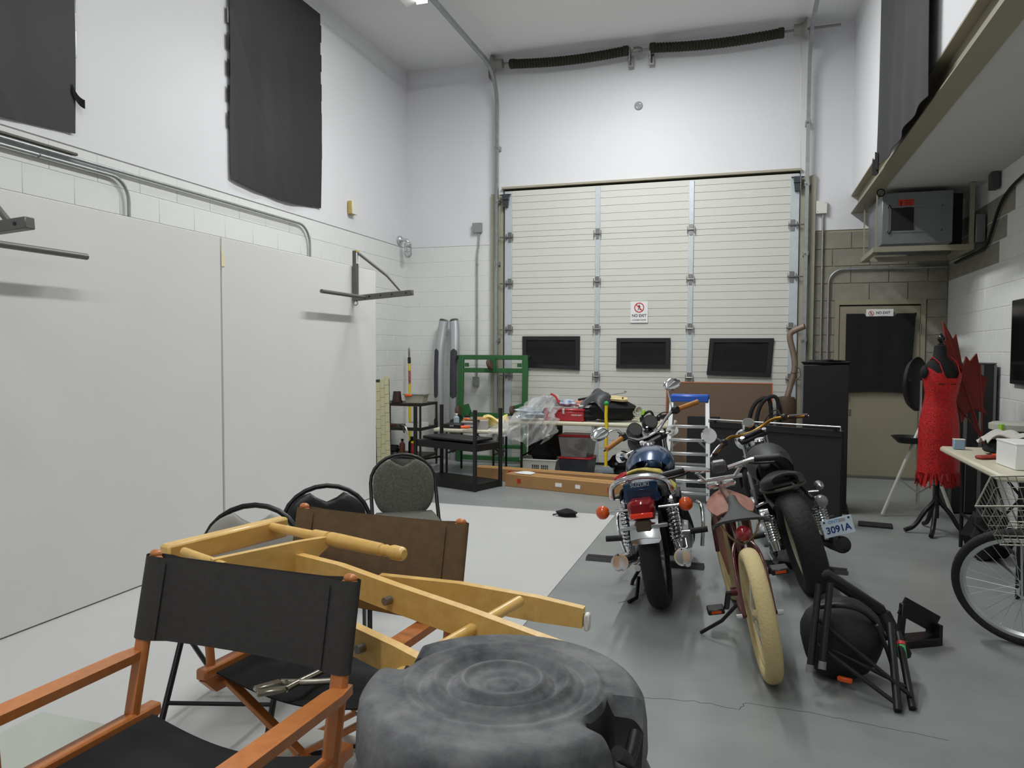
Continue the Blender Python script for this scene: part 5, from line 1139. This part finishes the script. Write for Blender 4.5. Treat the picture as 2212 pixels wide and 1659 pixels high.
# low black screen with a rod on top
p0, p1 = V(-.33, 7.30, 0), V(.74, 6.74, 0); L = (p1-p0).length; a = math.degrees(math.atan2(p1.y-p0.y, p1.x-p0.x)); blkb = mat('black_foamcore', (26, 26, 28), .8, var=.15, scale=4)
t = thing('black_screen', 'low wide black screen board with a thin metal rod along its top', 'screen', (p0+p1)/2, a)
B().box((0, 0, .4), (L, .05, .8), None, .006).build('screen_panel', blkb, t); B().box((0, -.03, .775), (L, .012, .05)).build('screen_hem', mat('hem_black', (20, 20, 22), .7), t)
for x in (-L/2+.1, L/2-.1): B().box((x, 0, .012), (.06, .3, .024), None, .004).build('screen_foot', blackp, t)
B().tube([(-L/2, -.05, .79), (-L/2, -.05, .82), (L/2+.0, -.05, .835), (L/2+.0, -.05, .8)], .006, 8).build('metal_rod', alum, t)
for x in (-L/2+.05, L/2-.05): B().box((x, -.035, .81), (.02, .03, .03)).build('rod_clip', blackm, t)
B().box((-.46, 8.3, .38), (.34, .03, .76), RX(-5), .004).build('black_board', blkb, None, label='black board standing behind the stepladder', cat='board')
# tall black column case
t = thing('tall_black_case', 'tall black board column with fuzzy black top beside the pedestrian door', 'case', (.665, 7.5, 0), -4)
B().box((0, 0, .665), (.38, .32, 1.33), None, .006).build('case_body', blkb, t); b = blob((0, 0, 1.345), (.185, .155, .035), 81, 9, .15); b.build('fuzzy_top', blackc, t); B().box((0, 0, .02), (.42, .36, .04), None, .004).build('case_base', blackp, t)
B().box((.21, -.05, .9), (.02, .03, .06)).build('side_handle', steel, t)
B().box((1.02, 6.9, .008), (.26, .16, .016), RZ(-8), .004).build('rubber_mat', blackr, None, label='small black rubber mat on the floor beside the tall black column', cat='mat')
def mat_strip(x0, y0, x1, y1, w, lab):
    L = math.hypot(x1-x0, y1-y0); a = math.degrees(math.atan2(y1-y0, x1-x0)); t = thing('rubber_ramp', lab, 'mat', ((x0+x1)/2, (y0+y1)/2, 0), a)
    B().prism([(-w/2, 0), (w/2, 0), (w/2-.03, .022), (-w/2+.03, .022)], -L/2, L/2, RZ(90) @ RX(90) @ RY(0)).build('mat_body', blackr, t); B().box((0, 0, .023), (L*.98, w*.3, .003)).build('tread_strip', blackr, t); return t
mat_strip(-1.06, 5.16, -.27, 5.17, .13, 'black rubber strip on the floor under the blue motorcycle')
mat_strip(-.14, 5.42, .63, 5.34, .13, 'black rubber strip on the floor under the black motorcycle')
# exhaust standing on its muffler
t = thing('exhaust_pipe', 'rusty bent exhaust pipe with muffler standing before the garage door', 'exhaust', (.42, 9.15, 0)); rs = mat('rusty_steel', (140, 122, 108), .5, .5, var=.15, scale=12)
B().tube(smooth([(-.01, 0, .93), (.02, 0, 1.05), (.07, 0, 1.25), (.06, 0, 1.4), (.0, 0, 1.62), (.02, 0, 1.68), (.16, -.05, 1.74)], 2), .033, 14).build('tail_pipe', rs, t); B().lathe([(.05, .45), (.1, .5), (.105, .9), (.09, .94), (.035, .95)], 22, TR(-.02, 0, 0) @ Matrix.Diagonal((1, .75, 1, 1))).build('muffler_can', mat('rust_brown', (92, 74, 62), .6, .4), t)
B().tube([(-.02, 0, .47), (-.02, 0, .0)], .03, 12).build('inlet_pipe', rs, t); B().ring((.065, 0, 1.22), .04, .006, None, 16, 6).build('pipe_clamp', steel, t); B().tube([(.07, -.03, 1.3), (.12, -.03, 1.26), (.13, -.03, 1.18), (.09, -.03, 1.14)], .006, 6).build('hanger', steel, t)
t = thing('rubber_hose', 'pair of looped black rubber hoses beside the muffler', 'hose', (.18, 9.0, 0))
for dx, dz in ((0, 0), (.08, .02)): B().tube(smooth([(-.2+dx, 0, 0), (-.19+dx, 0, .6+dz), (-.14+dx, 0, .86+dz), (.0+dx, .02, .95+dz), (.06+dx, .04, .88+dz), (.06+dx, .06, .5), (.06+dx, .06, 0)], 2), .022, 10).build('hose_loop', blackr, t)
# light stand with a round reflector
t = thing('light_stand', 'silver tripod light stand with round black dish behind the red dress', 'light stand', (1.44, 7.45, 0))
B().cyl((0, 0, .12), (0, 0, 1.2), .012).build('stand_pole', alum, t)
for a in (200, 320, 80): 
    c, s = math.cos(math.radians(a)), math.sin(math.radians(a)); B().bar((0, 0, .78), (.32*c, .32*s, .012), .028, .018, bev=.002).build('leg', mat('stand_white', (205, 205, 196), .4), t); B().bar((0, 0, .2), (.17*c, .17*s, .33), .014, .01).build('leg_brace', alum, t)
B().lathe([(.05, -.045), (.12, -.04), (.2, -.015), (.236, .02), (.24, .02), (.21, -.02), (.12, -.05), (.05, -.055)], 36, TR(-.05, -.02, 1.17) @ RZ(-32) @ RY(90)).build('reflector_dish', blackp, t); B().lathe([(0, -.075), (.05, -.075), (.05, -.05), (.03, -.03), (0, -.03)], 20, TR(-.05, -.02, 1.17) @ RZ(-32) @ RY(90)).build('lamp_head', blackp, t)
B().lathe([(0, .0), (.08, .0), (.14, .05), (.15, .05), (.09, -.008), (0, -.008)], 24, TR(-.09, -.06, .66)).build('tray_bowl', blackp, t)
# dress form
t = thing('dress_form', 'black dress form on a tripod base beside the folding table', 'dress form', (1.45, 6.78, 0)); fm = mat('form_black', (10, 10, 11), .85)
def ell(prof, n=28): 
    vs = []; fs = []
    for (z, a, c, cy) in prof:
        for j in range(n): q = 2*PI*j/n; vs.append((a*math.cos(q), cy+c*math.sin(q), z))
    for i in range(len(prof)-1):
        for j in range(n): fs.append((i*n+j, i*n+(j+1) % n, (i+1)*n+(j+1) % n, (i+1)*n+j))
    fs += [tuple(range(n-1, -1, -1)), tuple((len(prof)-1)*n+j for j in range(n))]; return B().add(vs, fs)
RD = RZ(25)
prof = [(.7, .1, .08, 0), (.74, .14, .1, 0), (.85, .145, .105, 0), (.95, .125, .09, 0), (1.02, .11, .08, 0), (1.12, .12, .095, -.01), (1.2, .135, .11, -.02), (1.28, .14, .095, -.005), (1.35, .12, .075, .005), (1.39, .075, .06, .01), (1.42, .05, .05, .012), (1.5, .042, .042, .015), (1.505, .02, .02, .015)]
b = ell(prof); b.v = [tuple(RD @ Vector(p)) for p in b.v]; b.build('torso', fm, t, 60)
for s in (-1, 1): b = B().sph(tuple(RD @ V(s*.135, 0, 1.29)), (.035, .05, .055), 14, 10); b.build('arm_cap', fm, t)
B().lathe([(0, 1.5), (.022, 1.5), (.024, 1.515), (.012, 1.525), (.027, 1.545), (.03, 1.56), (.022, 1.58), (.008, 1.59), (.008, 1.6), (0, 1.6)], 18, TR(0, .012, 0)).build('neck_finial', mat('gloss_knob', (20, 20, 24), .25), t)
B().cyl((0, 0, .12), (0, 0, .72), .016).build('stand_pole', blackm, t)
for a in (195, 250, 330, 100):
    c, s = math.cos(math.radians(a)), math.sin(math.radians(a)); B().tube(smooth([(0, 0, .3), (.03*c, .03*s, .24), (.1*c, .1*s, .17), (.17*c, .17*s, .05), (.25*c, .25*s, .02)]), [.02]*17 if False else .018, 10).build('foot', blackm, t)
# red dress on the form
sq = mat('red_sequin', (220, 6, 8), .32, .2, rgb2=(150, 3, 6), scale=60, bump=1., bscale=160)
t = thing('red_dress', 'red sequin dress with fringed hem on the black dress form', 'dress', (1.45, 6.78, .465))
n = 40; zs = [.0, .06, .14, .22, .3, .38, .46, .54, .6, .66, .72, .78, .82]; rad = {0: (.165, .125), .06: (.162, .122), .14: (.16, .12), .22: (.158, .118), .3: (.157, .117), .38: (.158, .118), .46: (.15, .11), .54: (.135, .1), .6: (.122, .092), .66: (.125, .1), .72: (.135, .112), .78: (.145, .122), .82: (.145, .12)}
vs = []; fs = []
for z in zs:
    for j in range(n):
        q = 2*PI*j/n; a, c = rad[z]; f = 1+.03*math.sin(9*q+z*7)*(1-z)
        zz = z
        if z == .82: zz = .82+.05*max(0, math.cos(2*(q+PI/2)+PI))-.04*(1 if abs(q-1.5*PI) < .35 else 0)
        if z == 0: zz = -.02+.05*math.sin(5*q)-.04*(j % 2)
        cy = -.015 if .66 <= z else 0
        vs.append(tuple(RD @ V(a*f*math.cos(q), cy+c*f*math.sin(q), zz)))
for i in range(len(zs)-1):
    for j in range(n): fs.append((i*n+j, i*n+(j+1) % n, (i+1)*n+(j+1) % n, (i+1)*n+j))
B().add(vs, fs).build('dress_body', sq, t, 60)
for s in (-1, 1): B().tube([tuple(RD @ V(s*.07, -.125, .82)), tuple(RD @ V(s*.075, -.085, .9)), tuple(RD @ V(s*.08, -.01, .945)), tuple(RD @ V(s*.08, .07, .88))], .004, 6).build('shoulder_strap', sq, t)
fr = random.Random(9); b = B()
for k in range(70):
    q = 2*PI*k/70; p = RD @ V(.164*math.cos(q), .125*math.sin(q), 0); l = fr.uniform(.02, .09); b.bar(p+V(0, 0, .03), p+V(fr.uniform(-.02, .02), fr.uniform(-.02, .02), -l), .016, .003, up=(math.cos(q), math.sin(q), 0))
b.build('hem_fringe', mat('fringe_red', (150, 12, 14), .5), t)['kind'] = 'stuff'
# red maple leaf prop
leafp = [(0, -.55), (.03, -.2), (.2, -.28), (.17, -.2), (.37, .0), (.30, .05), (.34, .22), (.2, .17), (.17, .22), (.06, .12), (.13, .42), (.06, .38), (0, .55)]
leafp = leafp+[(-x, y) for x, y in reversed(leafp[1:-1])]
t = thing('maple_leaf_prop', 'large dark red leaf shaped prop standing behind the dress form', 'prop', (1.67, 7.02, 1.18)); t.rotation_euler = (math.radians(80), math.radians(-14), math.radians(28))
B().prism([(x*.6, y*1.0) for x, y in leafp], -.008, .008).build('leaf_sheet', mat('leaf_red', (112, 34, 26), .8, var=.2, scale=14), t, None)
for q in ((0, .5), (.22, .14), (-.22, .14)): B().tube([(0, -.45, .012), (q[0]*.5, (q[1]-.45)*.5, .012), (q[0]*.9, q[1]*.95, .01)], .006, 6).build('leaf_rib', MATS['leaf_red'], t)
B().cyl((0, -.5, 0), (0, -.42-.74, 0), .01).build('support_rod', blackm, t)
# road case against the right wall
t = thing('road_case', 'tall black road case with aluminium edges against the right wall', 'case', (1.9, 7.95, 0), 0)
B().box((0, 0, .68), (.34, .6, 1.34), None, .006).build('case_body', mat('case_black', (24, 24, 25), .6), t)
for x in (-.165, -.06, .06, .165): B().box((x, -.302, .68), (.022 if abs(x) > .1 else .03, .008, 1.32)).build('metal_strip', mat('strip_grey', (120, 120, 118), .4, .7), t)
for y in (-.3, .3): B().box((-.172, y, .68), (.008, .03, 1.32)).build('edge_angle', MATS['strip_grey'], t)
B().box((0, 0, 1.352), (.35, .61, .012), None, .003).build('top_cap', MATS['strip_grey'], t); B().box((0, -.1, 1.366), (.05, .12, .02), None, .005).build('top_handle', blackp, t)
# right folding table and what is on it
t = ftable('t', 'cream folding table along the right wall with bags and a white box', 1.38, 2.05, 5.0, 6.42, .74)
Z3 = .742
t = thing('white_carton', 'plain white box on the right folding table', 'box', (1.76, 5.36, Z3), 4); B().box((0, 0, .075), (.5, .3, .15), None, .004).build('box_body', signw, t); B().box((0, 0, .153), (.505, .305, .012), None, .003).build('box_lid', signw, t)
blob((1.68, 5.93, Z3+.058), (.14, .17, .062), 91, 4, .1).build('black_bag', blackc, None, label='black soft bag under the white cloth on the right table', cat='bag')
B().grid(lambda u, v: (1.53+.3*u, 5.8+.26*v, Z3+.145+.018*math.sin(9*u+4*v)+.014*math.sin(13*v)-.05*(abs(2*u-1))**3), 18, 12, .006).build('white_cloth', mat('soft_white', (190, 188, 182), .9), None, label='crumpled white cloth lying over the black bag on the right table', cat='cloth')
t = thing('navy_bin', 'navy tub with pale rim and green label on the right table', 'tub', (1.84, 6.29, Z3)); B().lathe([(0, 0), (.12, 0), (.15, .15), (0, .15)], 24).build('tub_body', mat('navy', (24, 28, 58), .6), t); B().lathe([(.14, .15), (.17, .15), (.172, .19), (.15, .2), (.0, .2)], 24).build('tub_rim', mat('rim_grey', (170, 172, 162), .5), t); B().box((-.12, -.12, .175), (.06, .02, .04), RZ(45)).build('green_label', mat('lime_label', (150, 200, 40), .5), t)
t = thing('small_blue_box', 'small pale blue box at the corner of the right table', 'box', (1.46, 6.22, Z3)); B().box((0, 0, .035), (.07, .06, .07), None, .005).build('box_body', mat('pale_blue_box', (140, 165, 190), .5), t); B().box((0, 0, .072), (.072, .062, .006)).build('box_lid', whitep, t)
t = thing('red_pouch', 'flat red pouch at the front of the right table', 'pouch', (1.53, 5.72, Z3), 30); B().box((0, 0, .012), (.2, .07, .022), None, .01).build('pouch_body', mat('pouch_red', (150, 50, 40), .7), t); B().box((.06, 0, .026), (.05, .05, .006)).build('pouch_flap', orangep, t)
t = thing('black_equipment_case', 'black equipment case at the wall side of the right table', 'case', (1.93, 5.72, Z3)); B().box((0, 0, .09), (.18, .36, .18), None, .03).build('case_body', blackp, t); B().tube([(-.1, -.06, .12), (-.13, -.05, .13), (-.13, .05, .13), (-.1, .06, .12)], .008, 8).build('case_handle', blackr, t)
for x, y, r, lab, m in ((1.62, 6.05, (.14, .16, .17), 'dark bundle under the far end of the right table', blackc), (1.9, 5.6, (.13, .2, .2), 'dark bag under the right table by the wall', blackc), (1.75, 5.2, (.13, .15, .12), 'grey crumpled bundle under the near end of the right table', mat('grey_bundle', (84, 82, 80), .8, var=.3, scale=10))):
    blob((x, y, r[2]*.92), r, int(x*100), 5, .15).build('floor_bundle', m, None, label=lab, cat='bundle')
# rucksack with folding stool frame
t = thing('rucksack', 'black rucksack lying on the floor behind the cream tyre', 'bag', (.41, 3.62, 0)); b = blob((0, 0, .17), (.175, .16, .18), 101, 3, .06); b.build('bag_body', mat('rucksack_black', (20, 20, 22), .7, bump=.3, bscale=25), t)
B().box((.0, -.15, .04), (.06, .02, .02), RZ(-20), .004).build('orange_toggle', orangep, t); B().tube(smooth([(-.1, -.1, .33), (0, -.13, .36), (.1, -.1, .32), (.17, -.05, .2)]), .012, 8).build('shoulder_strap', blackp, t); B().tube(smooth([(.12, -.12, .28), (.18, -.1, .15), (.2, -.12, .05)]), .01, 8).build('loose_strap', blackp, t)
t = thing('folding_stool', 'black folded stool frame leaning over the rucksack', 'stool', (.5, 3.55, 0)); O = V(.5, 3.55, 0); sf = mat('stool_black', (30, 30, 31), .45, .3)
def W(*p): return V(*p)-O
for a, c in (((.30, 3.48, .44), (.262, 3.36, .13)), ((.345, 3.48, .45), (.31, 3.36, .15))): B().cyl(W(*a), W(*c), .014).build('upper_leg', sf, t); B().cyl(W(*c), W(c[0]-.003, c[1]-.01, c[2]-.03), .016).build('leg_cap', greyp, t)
B().bar(W(.34, 3.74, .42), W(.60, 3.74, .26), .07, .05, bev=.015).build('padded_arm', blackc, t); B().bar(W(.59, 3.74, .27), W(.68, 3.66, .09), .065, .05, bev=.015).build('padded_arm', blackc, t)
B().cyl(W(.30, 3.46, .29), W(.645, 3.36, .05), .009).build('strut', sf, t); B().cyl(W(.29, 3.42, .2), W(.585, 3.31, .03), .009).build('strut', sf, t); B().cyl(W(.36, 3.48, .16), W(.63, 3.4, .07), .008).build('strut', sf, t)
B().cyl(W(.605, 3.62, .25), W(.585, 3.29, .012), .016).build('lower_leg', sf, t); B().cyl(W(.645, 3.66, .2), W(.645, 3.33, .012), .015).build('lower_leg', sf, t)
B().cyl(W(.647, 3.60, .165), W(.6465, 3.555, .13), .0175).build('green_sticker', mat('sticker_green', (70, 170, 100), .5), t); B().cyl(W(.648, 3.615, .177), W(.6475, 3.602, .167), .0178).build('red_sticker', mat('sticker_red', (200, 60, 60), .5), t)
t = thing('triangle_stand', 'black triangular stand plate on the floor beside the folded stool', 'stand', (.80, 4.12, 0), 30)
B().bar((-.09, 0, .005), (-.07, -.0, .21), .03, .03, bev=.004).build('upright', blackm, t); B().bar((-.08, 0, .2), (.12, 0, .09), .09, .012, up=(0, 1, 0)).build('sloped_plate', blackm, t); B().bar((.11, 0, .1), (.11, 0, .0), .09, .02).build('end_plate', blackm, t); B().box((.01, 0, .02), (.2, .1, .04), None, .004).build('base_plate', blackm, t)
